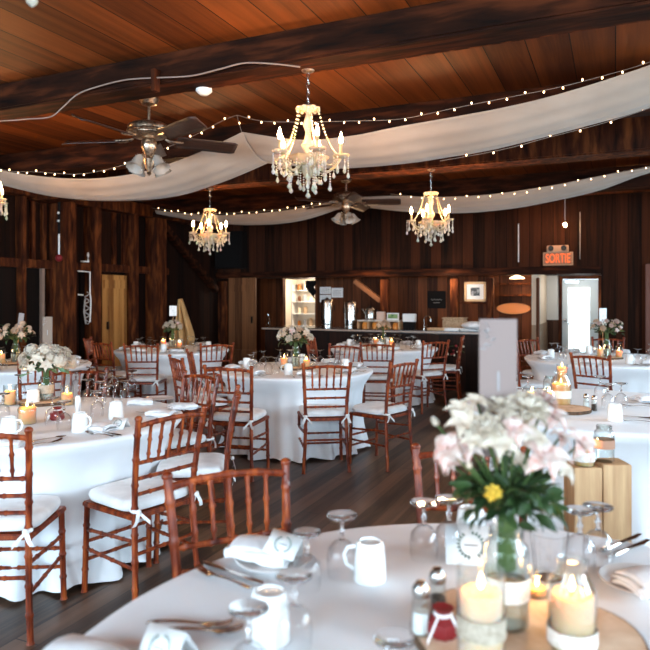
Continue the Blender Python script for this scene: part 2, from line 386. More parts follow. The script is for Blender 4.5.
# pantry behind the doorway
M_pantry = mat('pantry wall paint', srgb(235, 222, 200), .7)
S(rm(MB().box2((pa - .25, 13.75, 0), (pb + .6, 13.8, HH)).box2((pa - .3, YK + .1, 0), (pa - .25, 13.8, HH)).box2((pb + .55, YK + .1, 0), (pb + .6, 13.8, HH)), 'wall_pantry', M_pantry))
sx0, sx1 = pa - .24, pb + .54
sh = empty('pantry_shelf_unit', (0, 13.4, 0), label='white shelf unit full of jars seen through the bright doorway behind the bar', cat='shelf', room=True)
sh.location = (*r2w(sx0, 13.45), 0)
for z in (.5, .78, 1.06, 1.34, 1.60): MB().box2((0, 0, z), (sx1 - sx0, .28, z + .02)).build('shelf', M_white, sh)
for x in (0, sx1 - sx0 - .02): MB().box2((x, 0, 0), (x + .02, .28, 1.75)).build('side_panel', M_white, sh)
tints = [('amber', (.45, .16, .03, 1)), ('tan', (.5, .34, .2, 1)), ('grey', (.35, .36, .38, 1)), ('brown', (.15, .06, .03, 1)), ('cream', (.75, .65, .5, 1))]
Mj = [mat(n + ' jar contents', c, .4) for n, c in tints]
names = ['lowest', 'second lowest', 'middle', 'second highest', 'top']
ords = ['first', 'second', 'third', 'fourth', 'fifth', 'sixth', 'seventh', 'eighth', 'ninth', 'tenth', 'eleventh', 'twelfth', 'thirteenth', 'fourteenth', 'fifteenth', 'sixteenth']
for zi, z in enumerate((.78, 1.06, 1.34, 1.60)):
    x = sx0 + .14; i = 0
    while x < sx1 - .1:
        if (zi, i) not in ((1, 2), (2, 4)):
            r = random.uniform(.035, .055); h = random.uniform(.1, .18); k = random.randrange(5)
            o = MB().lathe([(r, 0), (r, h * .8), (r * .7, h * .88), (r * .72, h), (.0001, h)], 12).build('storage_jar', Mj[k])
            o.location = (*r2w(x, 13.58), z + .02)
            tag(o, '%s storage jar on the %s shelf of the bright pantry, %s from the left' % (tints[k][0], names[zi + 1], ords[i]), 'jar', 'jars on the pantry shelves')
        x += .15; i += 1
cu = MB().grid(lambda u, v: (bw(304, 280, YK - .05)[0] + (.26 + .03 * math.sin(u * 14)) * v * 1.0 + .04 * (1 - v), YK - .06 + .02 * math.sin(v * 14), HH - .06 - u * .42 * (.35 + .65 * v)), 14, 14).build('doorway_curtain', M_black)
cu.rotation_euler = (0, 0, -ROT)
sm = cu.modifiers.new('t', 'SOLIDIFY'); sm.thickness = .006
tag(cu, 'short black curtain bunched at the top right of the bright pantry doorway', 'curtain')
# ---- bar counter ----
YC = 10.0; b0, b1 = bw(262, 330, YC)[0], bw(484, 330, YC)[0]; HB = .93
bc = empty('bar_counter', (0, 0, 0), label='long dark plank bar counter with a black top under the loft', cat='bar counter', room=True)
MB().box2((b0 + .03, YC + .05, 0), (b1 - .03, YC + .1, HB - .05)).box2((b0 + .03, YC + .1, 0), (b0 + .08, YC + .7, HB - .05)).box2((b1 - .08, YC + .1, 0), (b1 - .03, YC + .7, HB - .05)).build('front_panel', M_bar, bc)
MB().box2((b0, YC, HB - .05), (b1, YC + .75, HB)).build('countertop', mat('black counter top', (.02, .014, .012, 1), .22, coat=.5), bc, bevel=.008)
MB().box2((b0, YC - .012, HB - .035), (b1, YC, HB - .012)).build('countertop_edge', mat('edge highlight strip', (.38, .28, .22, 1), .35), bc)  # pale strip paints the streak of highlight along the counter edge
# red blossoms garland stuck on the bar front
gl = empty('berry_garland', (0, 0, 0), label='small red and white blossom sprig hanging on the bar front at its right end', cat='sprig', room=True)
gx, gy, gz = bw(456, 349, YC + .03)
for i in range(14):
    MB().ball((gx + random.uniform(-.15, .13), gy - .01, gz + random.uniform(-.12, .12)), random.uniform(.012, .022), 8, 5, (1, .6, 1)).build('berry', M_red if i % 3 else M_pw, gl)
MB().tube([(gx - .16, gy, gz + .03), (gx, gy, gz + .05), (gx + .13, gy, gz - .05)], .004, 6).build('twig', M_stem, gl)
# ---- things on and behind the bar ----
def onbar(px, dy=.3, z=HB):
    x, y, _ = bw(px, 330, YC + dy); return (x, y, z)
def bar_thing(name, loc, label, cat, group=None):
    return empty(name, loc, 0, label, cat, group, room=True)
def urn(px, h, label, dy=.5):
    t = bar_thing('coffee_urn', onbar(px, dy), label, 'coffee urn', 'coffee urns on the bar')
    MB().lathe([(.10, 0), (.10, .04), (.085, .05), (.11, .06), (.11, h - .07), (.105, h - .05)], 24).build('urn_body', M_chrome, t)
    MB().lathe([(.108, h - .05), (.10, h - .02), (.03, h), (.02, h + .02), (.0001, h + .025)], 24).build('lid', M_chrome, t)
    MB().box((0, -.13, .12), (.03, .05, .03)).box((0, -.15, .09), (.02, .02, .06)).build('tap', M_black, t)
    for s in (-1, 1): MB().tube([(s * .105, 0, h - .12), (s * .14, 0, h - .12), (s * .14, 0, h - .2), (s * .105, 0, h - .2)], .008, 6).build('handle', M_black, t)
urn(327, .50, 'tall steel coffee urn on the bar just right of the bright pantry doorway')
urn(350.5, .46, 'steel coffee urn standing alone in the middle of the bar')
t = bar_thing('kettle', onbar(370, .5, 1.075), 'steel kettle with black lid standing on the raised drinks shelf', 'kettle')
MB().lathe([(.085, 0), (.09, .03), (.075, .17), (.06, .2)], 20).build('kettle_body', M_chrome, t)
MB().lathe([(.058, .2), (.04, .215), (.012, .22), (.012, .24), (.0001, .245)], 16).build('lid', M_black, t)
MB().tube([(.08, 0, .17), (.14, 0, .16), (.14, 0, .06), (.085, 0, .04)], .01, 6).build('handle', M_black, t)
MB().tube([(-.08, 0, .09), (-.12, 0, .15), (-.13, 0, .18)], [.018, .012, .009], 8).build('spout', M_chrome, t)
xa, xb = onbar(357)[0], onbar(399)[0]
t = bar_thing('drinks_shelf', ((xa + xb) / 2, YC + .45, HB), 'low wooden shelf with pale top and open cubbies standing on the bar', 'shelf')
w = xb - xa
MB().box((0, 0, .13), (w, .3, .02)).build('shelf_top', mat('pale shelf top', (.6, .53, .46, 1), .4), t, bevel=.003)
for k in range(5): MB().box((-w / 2 + .01 + k * (w - .02) / 4, 0, .06), (.02, .28, .12)).build('divider', M_pine, t)
MB().box((0, .14, .06), (w, .015, .12)).build('back_panel', M_pine, t)
for k in range(4):
    x = (xa + xb) / 2 - w / 2 + .11 + k * (w - .02) / 4
    o = MB().lathe([(.05, 0), (.052, .07), (.04, .085), (.042, .1), (.0001, .1)], 14).build('jam_jar', mat('orange preserve', (.75, .28, .05, 1), .3)); o.location = (*r2w(x, YC + .40), HB)
    tag(o, 'orange jar in the bar shelf cubby, %s from the left' % ords[k], 'jar', 'orange jars in the bar shelf')
def simple(name, mb, m, loc, label, cat, bevel=.003, rz=0, group=None):
    o = mb.build(name, m, bevel=bevel); x, y = r2w(loc[0], loc[1]); o.location = (x, y, loc[2]); o.rotation_euler = (0, 0, rz - ROT)
    return tag(o, label, cat, group)
simple('paper_box', MB().box((0, 0, .07), (.13, .1, .14)), mat('beige box', (.62, .45, .36, 1), .8), onbar(381, .5, 1.07), 'small beige box beside the kettle on the raised drinks shelf', 'box')
t = bar_thing('picture_card', onbar(393, .5, 1.07), 'small white card with a green landscape picture on the raised drinks shelf', 'card')
MB().box((0, 0, .06), (.21, .02, .12)).build('card_body', M_white, t); MB().box((0, -.012, .065), (.17, .004, .07)).build('picture', noisy(mat('green picture', (.1, .3, .08, 1), .6), [(.05, .16, .04, 1), (.35, .5, .2, 1)], (8, 8, 8), 2), t)
t = bar_thing('napkin_dispenser', onbar(409.5, .45), 'black stand holding a white box on the bar by the tap', 'dispenser')
MB().box((0, 0, .06), (.19, .14, .12)).build('stand', M_black, t, bevel=.004); MB().box((0, 0, .185), (.2, .14, .13)).build('white_box', M_white, t, bevel=.006)
t = bar_thing('bar_tap', onbar(424, .4), 'curved steel gooseneck tap over the bar sink', 'tap')
MB().lathe([(.03, 0), (.03, .02), (.015, .03), (.015, .05)], 12).build('tap_base', M_chrome, t)
MB().tube([(0, 0, .04)] + [(.055 - .055 * math.cos(q * PI / 8), 0, .16 + .06 * math.sin(q * PI / 8)) for q in range(9)] + [(.11, 0, .12)], .010, 8).build('spout', M_chrome, t)
MB().tube([(.02, 0, .05), (.07, -.02, .07)], .007, 6).build('handle', M_chrome, t)
M_wick_b = noisy(mat('basket weave', (.5, .34, .2, 1), .9), [(.26, .15, .07, 1), (.62, .46, .3, 1)], (60, 60, 60), 1, bump=.6)
t = bar_thing('wicker_basket', onbar(455, .58), 'rectangular wicker basket on the right of the bar', 'basket')
MB().box((0, 0, .09), (.36, .26, .18)).build('basket_body', M_wick_b, t, bevel=.02)
MB().box((0, 0, .185), (.38, .28, .02)).build('rim', M_wick_b, t, bevel=.008)
t = bar_thing('linen_bag', onbar(474, .22, HB + .04), 'soft white cloth bundle heaped on trays at the right end of the bar', 'cloth bundle')
MB().ball((0, 0, .045), .2, 24, 12, (1, .6, .33)).build('bundle', M_napkin, t)
for k, (px, lab) in enumerate(((437, 'wooden serving tray lying flat on the bar beside the tap'), (452, 'pale serving tray lying on the bar in front of the basket'), (470, 'white serving tray under the cloth bundle at the right end of the bar'))):
    t = bar_thing('serving_tray', onbar(px, .25 + .04 * k), lab, 'tray', 'trays on the bar')
    mm = (M_pine, M_plate, M_white)[k]
    MB().box((0, 0, .008), (.26, .2, .016)).build('tray_base', mm, t, bevel=.004)
    MB().box((0, -.1, .02), (.26, .012, .03)).box((0, .1, .02), (.26, .012, .03)).box((-.13, 0, .02), (.012, .21, .03)).box((.13, 0, .02), (.012, .21, .03)).build('rim', mm, t)
t = bar_thing('glass_bottle', onbar(268, .3), 'small clear glass bottle at the left end of the bar', 'bottle')
MB().lathe([(.035, 0), (.038, .02), (.038, .1), (.014, .15), (.014, .2), (.0001, .2)], 14).build('bottle_body', M_glassj, t); MB().lathe([(.016, .2), (.016, .225), (.0001, .225)], 10).build('stopper', M_chrome, t)
# on the back wall of the bar
def wallbox(name, pl, pr, pt, pb_, m, label, cat, Y=None, d=.01, group=None, bevel=0):
    Y = Y or YK - .003
    x0, _, z1 = bw(pl, pt, Y); x1, _, z0 = bw(pr, pb_, Y)
    t = empty(name, ((x0 + x1) / 2, Y, z0), 0, label, cat, group, room=True)
    return t, (x1 - x0), (z1 - z0)
for i, (pl, pr, pt, pb_, lab) in enumerate(((320, 331, 287, 294, 'small paper notice on the bar back wall, upper of the two left ones'), (320, 331, 295, 302, 'small paper notice on the bar back wall, lower of the two left ones'), (331.5, 343, 288, 297.5, 'larger white paper notice on the bar back wall to the right of two small ones'))):
    t, w, h = wallbox('paper_notice', pl, pr, pt, pb_, M_card, lab, 'notice', group='notices behind the bar')
    MB().box((0, -.003, h / 2), (w, .004, h)).build('sheet', M_card, t)
    for k in range(4): MB().box((0, -.0062, h * (.25 + .16 * k)), (w * .7, .001, h * .035)).build('print_line', M_ink2, t)
t, w, h = wallbox('black_framed_board', 427.5, 446, 291, 308.5, M_black, 'black chalkboard sign with faint writing on the bar back wall', 'sign')
MB().box((0, -.01, h / 2), (w, .02, h)).build('board', M_black, t, bevel=.006)
MB().tube([(-w * .3 + w * .6 * q / 12, -.022, h * (.5 + .05 * math.sin(q * 2.1))) for q in range(13)], .004, 5).build('script_writing', M_ink2, t)
MB().box((0, -.021, h * .33), (w * .35, .002, .008)).build('script_writing', M_ink2, t)
t, w, h = wallbox('framed_picture', 464.5, 486, 282, 301.5, M_pine, 'gilt framed black and white photograph on the ledge at the end of the bar', 'picture', Y=YB + .12)
g = mat('gilt frame', (.55, .33, .15, 1), .4, metal=.2)
MB().box((0, 0, h - .02), (w, .03, .04)).box((0, 0, .02), (w, .03, .04)).box((-w / 2 + .02, 0, h / 2), (.04, .03, h)).box((w / 2 - .02, 0, h / 2), (.04, .03, h)).build('frame', g, t)
MB().box((0, .004, h / 2), (w - .07, .01, h - .07)).build('mount', M_card, t)
MB().box((0, -.003, h / 2), (w * .42, .006, h * .42)).build('photograph', noisy(mat('dark photo', (.1, .1, .1, 1), .4), [(.02, .02, .02, 1), (.02, .02, .02, 1), (.6, .6, .6, 1)], (9, 9, 9), 1.5), t)
za = bw(470, 302, YB + .12)[2]
tag(rm(MB().box2((bw(458, 300, YB + .1)[0], YB + .05, za - .03), (bw(486, 300, YB + .1)[0], YB + .3, za)), 'wall_ledge', M_post), 'narrow wooden ledge under the gilt framed picture', 'shelf')
for i, py in enumerate((283.5, 295)):
    x0, _, z = bw(499, py, 12.3); x1 = bw(531, py, 12.3)[0]
    tag(rm(MB().box2((x0, 12.3, z - .02), (x1, YK, z + .01)), 'wall_shelf', M_post), '%s of two dark empty wall shelves above the oval sign' % ('upper', 'lower')[i], 'shelf', 'shelves above the oval sign')
x, y, z = bw(513.5, 308.5, YK - .03)
o = simple('oval_sign', MB().lathe([(.30, -.012), (.31, 0), (.30, .012)], 40, M=Matrix.Diagonal((1, 1, .34, 1)) @ Matrix.Rotation(PI / 2, 4, 'X')), mat('orange varnished wood', (.85, .30, .06, 1), .45), (x, y, z), 'plain orange oval wooden sign on the wall left of the exit door', 'sign', 0)
# pendant lamp under header near the oval sign
x, y, z = bw(517, 277, 11.9)
t = empty('pendant_lamp', (x, y, z - .03), 0, 'small glowing white shaded lamp under the header above the oval sign', 'lamp', room=True)
MB().lathe([(.13, 0), (.12, .02), (.05, .05), (.02, .06)], 20).build('lamp_shade', glow('glowing shade', (1, .72, .42, 1), 5), t); MB().tube([(0, 0, .06), (0, 0, HH - z + .04)], .006).build('cord', M_black, t)
# speaker box at the far left of the loft wall
x0, _, z1 = bw(214.5, 232, YB - .25); x1, _, z0 = bw(241, 268, YB - .25)
t = empty('wall_speaker', ((x0 + x1) / 2, YB - .25, z0), 0, 'black box loudspeaker on the loft wall at its dark left end', 'loudspeaker', room=True)
MB().box((0, .12, (z1 - z0) / 2), (x1 - x0, .24, z1 - z0)).build('cabinet', M_black, t, bevel=.012)
MB().box((0, -.004, (z1 - z0) / 2), (x1 - x0 - .05, .008, z1 - z0 - .05)).build('grille', M_black, t)
# SORTIE exit sign and emergency light
x0, _, z1 = bw(543, 252.5, YB - .06); x1, _, z0 = bw(573, 265, YB - .06)
t = empty('exit_sign', ((x0 + x1) / 2, YB - .06, z0), 0, 'lit orange SORTIE exit sign above the exit door', 'sign', room=True)
w, h = x1 - x0, z1 - z0
MB().box((0, .03, h / 2), (w, .06, h)).build('sign_housing', mat('tan sign housing', (.45, .24, .12, 1), .5), t, bevel=.006)
MB().box((0, -.001, h / 2), (w * .93, .004, h * .84)).build('sign_face', mat('tan sign face', (.30, .12, .05, 1), .5), t)
cv = bpy.data.curves.new('txt', 'FONT'); cv.body = 'SORTIE'; cv.align_x = 'CENTER'; cv.align_y = 'CENTER'; cv.size = h * .98; cv.extrude = .002; cv.offset = .004
to = bpy.data.objects.new('txt', cv); C.objects.link(to)
bpy.context.view_layer.update()
me = bpy.data.meshes.new_from_object(to.evaluated_get(bpy.context.evaluated_depsgraph_get()))
bpy.data.objects.remove(to)
lt = bpy.data.objects.new('lettering', me); C.objects.link(lt); me.materials.clear(); me.materials.append(glow('orange sign letters', (1, .16, .05, 1), .9))
wd = max(v.co.x for v in me.vertices) - min(v.co.x for v in me.vertices)
lt.parent = t; lt.location = (0, -.006, h * .5); lt.rotation_euler = (PI / 2, 0, 0); lt.scale = (w * .82 / wd, 1, 1)
x, _, z = bw(557.5, 252, YB - .1)
t = empty('emergency_light', (x, YB - .08, z), 0, 'tan emergency light unit with two lamp heads on top of the exit sign', 'emergency light', room=True)
MB().box((0, .02, .055), (.34, .1, .11)).build('housing', mat('beige housing', (.38, .22, .13, 1), .5), t, bevel=.008)
for s in (-1, 1): MB().lathe([(.02, 0), (.045, .03), (.045, .04), (.0001, .035)], 16, M=Matrix.Translation((s * .1, -.03, .06)) @ Matrix.Rotation(PI / 2, 4, 'X')).build('lamp_head', M_darkmetal, t)
# white card holder beside the exit door
# bare bulb with cord, two pale hanging rods on the loft wall
x, y, z = bw(565, 224, 11.0)
t = empty('bare_bulb', (x, y, z), 0, 'single bare lit bulb hanging on a cord above the exit sign', 'light bulb', room=True)
MB().tube([(0, 0, .05), (0, 0, HC - z)], .004, 6).build('cord', M_white, t); MB().lathe([(.012, .02), (.016, .05), (.0001, .055)], 10).build('socket', M_black, t)
MB().lathe([(.0001, -.045), (.018, -.035), (.024, -.01), (.012, .02)], 12).build('bulb', M_bulb, t)
for px, pt, pb_, lab in ((518.5, 224, 262, 'thin pale rod hanging on the loft wall left of the exit sign'), (580, 212, 259, 'thin dark cord hanging on the loft wall right of the exit sign')):
    x, y, z0 = bw(px, pb_, 11.4); z1 = bw(px, pt, 11.4)[2]
    tag(rm(MB().tube([(x, y, z0), (x, y, z1)], .008 if px < 550 else .005, 6), 'wall_rod', M_ink2 if px > 550 else M_white), lab, 'rod')
# ---- things on the left wall ----
x, y, z = lw(59, 258, XL + .35)
t = empty('hanging_paddle', (x, y, z), 0, 'white rod with a dark red knob hanging from a black cord beside the big post', 'hanging ornament', room=True)
H2 = lambda py: EYE + (HY - py) * (x / (-sR + (59 - 325) / F * cR)) / F
MB().ball((0, 0, 0), .052, 16, 10).build('knob', M_red, t); MB().tube([(0, 0, .04), (0, 0, H2(234) - z)], .012, 8).build('rod', M_white, t)
MB().tube([(0, 0, H2(234) - z), (0, 0, 2.9 - z)], .02, 8).build('cord', M_black, t)
for dz in (H2(221) - z, H2(213) - z): MB().ball((.01, -.02, dz), .018, 8, 6).build('glint_bead', M_white, t)
x, y, z = lw(84, 300, XL + .16)
t = empty('hanging_chain', (x, y, z), PI / 2, 'white looped chain hanging in the dark bay between two wall posts', 'chain', room=True)
ky = lambda px, py: (lw(px, py, XL + .16)[1] - y, 0, lw(px, py, XL + .16)[2] - z)
MB().tube([ky(78, 271), ky(90, 272), ky(90, 293), ky(91, 300), ky(90, 322)], .012, 6).build('frame_wire', M_white, t)
pts = [ky(87 + 2.5 * math.sin(i * 1.4), 292 + i * 1.6) for i in range(21)]
MB().tube(pts, .010, 6).build('loop', mat('grey chain', (.4, .37, .35, 1), .5), t)
MB().tube([ky(85, 299), ky(84, 312), ky(86, 324)], .012, 6).build('loop', mat('grey chain', (.4, .37, .35, 1), .5), t)
MB().tube([ky(78, 294.5), ky(83, 295)], .012, 6).build('hook', M_white, t)
x, y, z = lw(89, 257, XL + .1)
t = empty('wall_hook_lamp', (x, y, 1.99), PI / 2, 'small white fitting standing on the wall rail between two posts', 'fitting', room=True)
MB().box((0, 0, .02), (.3, .05, .02)).build('plate', M_white, t); MB().lathe([(.03, .03), (.02, .08), (.035, .12), (.02, .17), (.0001, .2)], 10).build('fixture', M_white, t)
# tan cloth draped on a stand behind back left table
x, y = r2w(*lw(181, 330, XL + .9)[:2]); bx, bz = dp(180, 9.7)
def tanfn(u, v):
    w_ = .04 + .22 * (1 - abs(v - 0) ** .9) if v < .8 else .09
    zt_ = 1.43 - v * 1.0
    wd_ = .02 + .13 * min(1, v / .55) - (.10 * max(0, v - .55) / .45)
    a_ = (u - .5) * 2
    return (.10 * v + a_ * wd_, .06 * math.sin(a_ * 7 + v), zt_)
t = empty('draped_tan_cloth', (bx, bz, 0), 0, 'tan cloth draped to a peak over a stand behind the back left table', 'cloth')
o = MB().grid(tanfn, 24, 14).build('cloth', noisy(mat('tan cloth', (.5, .3, .1, 1), .9), [(.36, .21, .08, 1), (.55, .36, .16, 1)], (8, 8, 3), 2, bump=.2), t)
o.modifiers.new('t', 'SOLIDIFY').thickness = .012
MB().tube([(0, .1, 0), (0, .1, 1.40)], .018, 8).lathe([(.16, 0), (.16, .02), (.02, .03)], 20, (0, .1, 0)).build('stand', M_wood, t)
# ================= CEILING FITTINGS =================
def drop(mb, c, L, r=.009, n=6):               # string of beads ending in a pear drop
    x, y, z = c; k = 0
    while k * .016 < L - .045:
        mb.ball((x, y, z - .008 - k * .016), r * .62, 6, 4); k += 1
    zz = z - L
    mb.lathe([(.0001, 0), (r * 1.1, .010), (r * 1.35, .018), (r * .6, .036), (.0001, .046)], n, (x, y, zz))
M_sleeve = mat('ivory sleeve', (.40, .27, .14, 1), .5)
def make_chandelier():
    t = empty('crystal_chandelier', cat='chandelier')
    # origin at the canopy's ceiling plate; everything hangs below
    MB().lathe([(.045, 0), (.05, -.008), (.04, -.03), (.012, -.04)], 20).build('canopy', M_brass, t)
    ch = MB()
    for i in range(7):
        a = PI / 2 * (i % 2); ch.tube([(math.cos(a) * .008 * math.cos(q * PI / 4), math.sin(a) * .008 * math.cos(q * PI / 4), -.055 - i * .03 + .019 * math.sin(q * PI / 4)) for q in range(9)], .0028, 5)
    ch.build('chain', M_chrome, t)
    MB().lathe([(.01, -.25), (.028, -.275), (.012, -.30), (.022, -.33), (.034, -.37), (.016, -.42), (.024, -.46), (.045, -.50), (.020, -.55), (.03, -.60), (.055, -.64), (.03, -.69), (.012, -.72), (.02, -.74), (.0001, -.77)], 16).build('column', M_crystal2, t)
    cr = MB().lathe([(.02, -.265), (.06, -.272), (.075, -.262), (.07, -.268), (.03, -.285)], 20, fn=lambda a, z: 1 + .12 * math.sin(a * 8))
    for i in range(10):
        a = 2 * PI * i / 10; cr.ball((.07 * math.cos(a), .07 * math.sin(a), -.275), .013, 6, 5)
    cr.build('crown', M_crystal2, t)
    MB().lathe([(.02, -.60), (.085, -.605), (.125, -.585), (.13, -.575), (.12, -.595), (.06, -.63), (.02, -.64)], 30, fn=lambda a, z: 1 + .07 * math.sin(a * 10)).build('bowl', M_crystal2, t)
    for i in range(5):
        A = 2 * PI * i / 5 - PI / 2; ca, sa = math.cos(A), math.sin(A)
        P = lambda r, z, b=0: (r * ca - b * sa, r * sa + b * ca, z)
        path = []
        for q in range(13):
            u = q / 12; r = .03 + .18 * u; z = -.60 - .085 * math.sin(u * PI * .75) + .075 * max(0, u - .45) / .55
            path.append(P(r, z))
        arm = MB().tube(path, [.011 - .003 * q / 12 for q in range(13)], 8).build('arm', M_crystal2, t)
        MB().lathe([(.008, 0), (.03, .004), (.048, .014), (.054, .024), (.046, .016), (.016, .018), (.018, .03)], 16, P(.21, -.585), fn=lambda a, z: 1 + .1 * math.sin(a * 8)).build('drip_cup', M_crystal2, arm)
        MB().lathe([(.011, .025), (.011, .095), (.0001, .096)], 10, P(.21, -.585)).build('candle_sleeve', M_sleeve, arm)
        MB().lathe([(.006, .095), (.012, .108), (.0135, .120), (.010, .138), (.004, .156), (.0001, .17)], 10, P(.21, -.585)).build('bulb', M_bulb, arm)
        for k in range(6):
            b = 2 * PI * k / 6; x, y, z = P(.21 + .046 * math.cos(b), -.575, .046 * math.sin(b))
            mb = MB(); drop(mb, (x, y, z), .10 if k in (1, 2, 4, 5) else .14); mb.build('pendant', M_crystal, arm)
        mb = MB(); drop(mb, P(.14, -.675), .12, .011); mb.build('pendant', M_crystal, arm)
        st = MB()
        for q in range(19):
            u = q / 18; r = .065 + .125 * u; z = -.275 - .29 * u - .05 * math.sin(u * PI)
            st.ball(P(r, z), .0075, 6, 4)
        st.build('bead_strand', M_crystal2, t)
        st = MB()
        for q in range(13):
            u = q / 12; a2 = A + 2 * PI / 5 * u; r = .19 - .03 * math.sin(u * PI)
            st.ball((r * math.cos(a2), r * math.sin(a2), -.585 - .06 * math.sin(u * PI)), .007, 6, 4)
        st.build('bead_swag', M_crystal2, t)
    for i in range(10):
        A = 2 * PI * i / 10; mb = MB(); drop(mb, (.115 * math.cos(A), .115 * math.sin(A), -.60), .14 if i % 2 else .11, .010); mb.build('pendant', M_crystal, t)
    for i in range(5):
        A = 2 * PI * (i + .5) / 5; mb = MB(); drop(mb, (.05 * math.cos(A), .05 * math.sin(A), -.64), .15, .010); mb.build('pendant', M_crystal, t)
    mb = MB(); drop(mb, (0, 0, -.75), .09, .013); mb.build('pendant', M_crystal, t)
    return t
chand = make_chandelier(); used = []
CH = []
def chandelier(px, Z, ztop, sc, rz, label, power=30):
    X = (px - 325) * Z / F
    put(chand, used, X, Z, ztop, rz, label, 'crystal chandeliers under the beams', sc)
    CH.append((X, Z))
chandelier(308, 4.22, 2.955, 1.02, .3, 'large near crystal chandelier with five lit candle bulbs under the first beam')
chandelier(210, 8.1, 2.82, 1.0, .1, 'small distant crystal chandelier hanging left of centre before the dark loft corner')
chandelier(431, 6.95, 2.84, 1.0, .9, 'crystal chandelier hanging right of centre in front of the bar')
chandelier(-21, 5.6, 2.86, 1.0, .1, 'crystal chandelier cut off by the left edge of the picture, only its right cup seen')
chandelier(-3, 1.50, 2.985, 1.0, .5, 'crystal chandelier of which only pendants show in the top left corner', 5)

def tulip(mb, M):
    mb.lathe([(.022, 0), (.035, .02), (.040, .05), (.048, .09), (.072, .125), (.069, .124), (.045, .09), (.037, .05), (.031, .02), (.0001, .012)], 20, M=M, fn=lambda a, z: 1 + (.07 * math.sin(a * 9) if z > .1 else 0))
M_shade = mat('frosted shade glass', (1, .93, .84, 1), .25, trans=.7, ior=1.3)
def make_fan():
    t = empty('ceiling_fan', cat='ceiling fan')
    MB().lathe([(.075, 0), (.08, -.02), (.06, -.06), (.02, -.075)], 24).build('canopy', M_brass, t)
    MB().lathe([(.011, -.07), (.011, -.20)], 10).build('downrod', M_brass, t)
    h = MB().lathe([(.02, -.19), (.06, -.20), (.13, -.215), (.165, -.235), (.168, -.25), (.16, -.262), (.155, -.30), (.12, -.325), (.05, -.335)], 32)
    h.build('motor_housing', M_brass, t)
    MB().lathe([(.158, -.296), (.168, -.290), (.172, -.281), (.168, -.272), (.158, -.266)], 108, fn=lambda a, z: 1 + .03 * math.sin(a * 18)).build('housing_ornament', M_brass, t)
    MB().lathe([(.045, -.33), (.06, -.36), (.062, -.40), (.045, -.44), (.028, -.47), (.045, -.50), (.03, -.56), (.014, -.60), (.02, -.615), (.0001, -.635)], 20).build('light_fitter', M_brass, t)
    for i in range(5):
        a = 2 * PI * i / 5
        M = Matrix.Rotation(a, 4, 'Z')
        bl = MB().grid(lambda u, v: (.22 + .51 * u, (v - .5) * (.13 + .03 * u) * (1 if u < .93 else (1 - (u - .93) * 6)), -.335 - (v - .5) * .055), 14, 4, M).build('blade', M_blade, t)
        sd = bl.modifiers.new('t', 'SOLIDIFY'); sd.thickness = .008
        MB().tube([(.13, 0, -.325), (.17, .02, -.34), (.22, .03, -.345), (.27, .03, -.344)], .008, 6, M).tube([(.13, 0, -.325), (.17, -.02, -.34), (.22, -.03, -.345), (.27, -.03, -.344)], .008, 6, M).build('blade_bracket', M_brass, bl)
    for i in range(4):
        a = 2 * PI * i / 4 + .5
        R = Matrix.Rotation(a, 4, 'Z')
        arm = MB().tube([(.03, 0, -.49), (.065, 0, -.47), (.085, 0, -.49)], .009, 8, R).build('lamp_arm', M_brass, t)
        mb = MB(); tulip(mb, R @ Matrix.Translation((.083, 0, -.485)) @ Matrix.Rotation(PI - .55, 4, 'Y')); mb.build('glass_shade', M_shade, arm)
    return t
fan = make_fan(); fu = []
x, y = dp(149, 5.2); put(fan, fu, x, y, 3.06, math.radians(27), 'near pewter and dark ceiling fan with tulip glass lamps at upper left', 'ceiling fans')
x, y = dp(346, 8.7); put(fan, fu, x, y, 3.06, math.radians(-8), 'far ceiling fan with tulip glass lamps behind the large chandelier', 'ceiling fans')

# fabric swags
def spline(pts, n):
    out = []
    P = [pts[0]] + list(pts) + [pts[-1]]
    for i in range(1, len(P) - 2):
        for k in range(n):
            t = k / n; a, b, c, d = (Vector(q) for q in P[i - 1:i + 3])
            out.append(.5 * ((2 * b) + (c - a) * t + (2 * a - 5 * b + 4 * c - d) * t * t + (3 * b - a - 3 * c + d) * t ** 3))
    out.append(Vector(pts[-1])); return out
def drape(top, bot, label, sag=.05, folds=3.5):
    T, B = spline(top, 12), spline(bot, 12); m = MB(); nv = 20
    def fn(i, j):
        a, b = T[i], B[i]; v = j / nv
        p = a.lerp(b, v); p.z -= sag * math.sin(PI * v)
        w = .005 * math.sin(v * folds * 2 * PI + .5 * math.sin(i * .12)) * (1 - .4 * math.sin(PI * v))
        p.z += w; p.y += w * .7; return p
    m.grid(lambda u, v: fn(round(u * (len(T) - 1)), round(v * nv)), len(T) - 1, nv)
    o = m.build('ceiling_drape', M_fabric, room=True, ang=180)
    s = o.modifiers.new('t', 'SOLIDIFY'); s.thickness = .003
    tag(o, label, 'drape', 'fabric swags under the ceiling'); return T, B
Y1, Y2 = 4.97, 5.34
T1, B1 = drape([bw(*p, Y1) for p in ((-75, 132), (-30, 160), (0, 170), (50, 177), (100, 178), (150, 170), (200, 152), (242, 132))],
               [bw(*p, Y2) for p in ((-80, 150), (-32, 176), (0, 184), (50, 196), (105, 201), (170, 197), (222, 182), (268, 163))], 'pale fabric swag on the left sagging behind the near ceiling fan')
T2, B2 = drape([bw(*p, Y1) for p in ((242, 132), (300, 140), (350, 136), (400, 126), (500, 108), (570, 91), (650, 65), (740, 30))],
               [bw(*p, Y2) for p in ((268, 163), (330, 168), (400, 164), (450, 157), (500, 148), (600, 122), (650, 107), (750, 70))], 'long pale grey fabric swag sweeping up to the right edge over the near chandelier')
Y3, Y4 = 8.5, 9.0
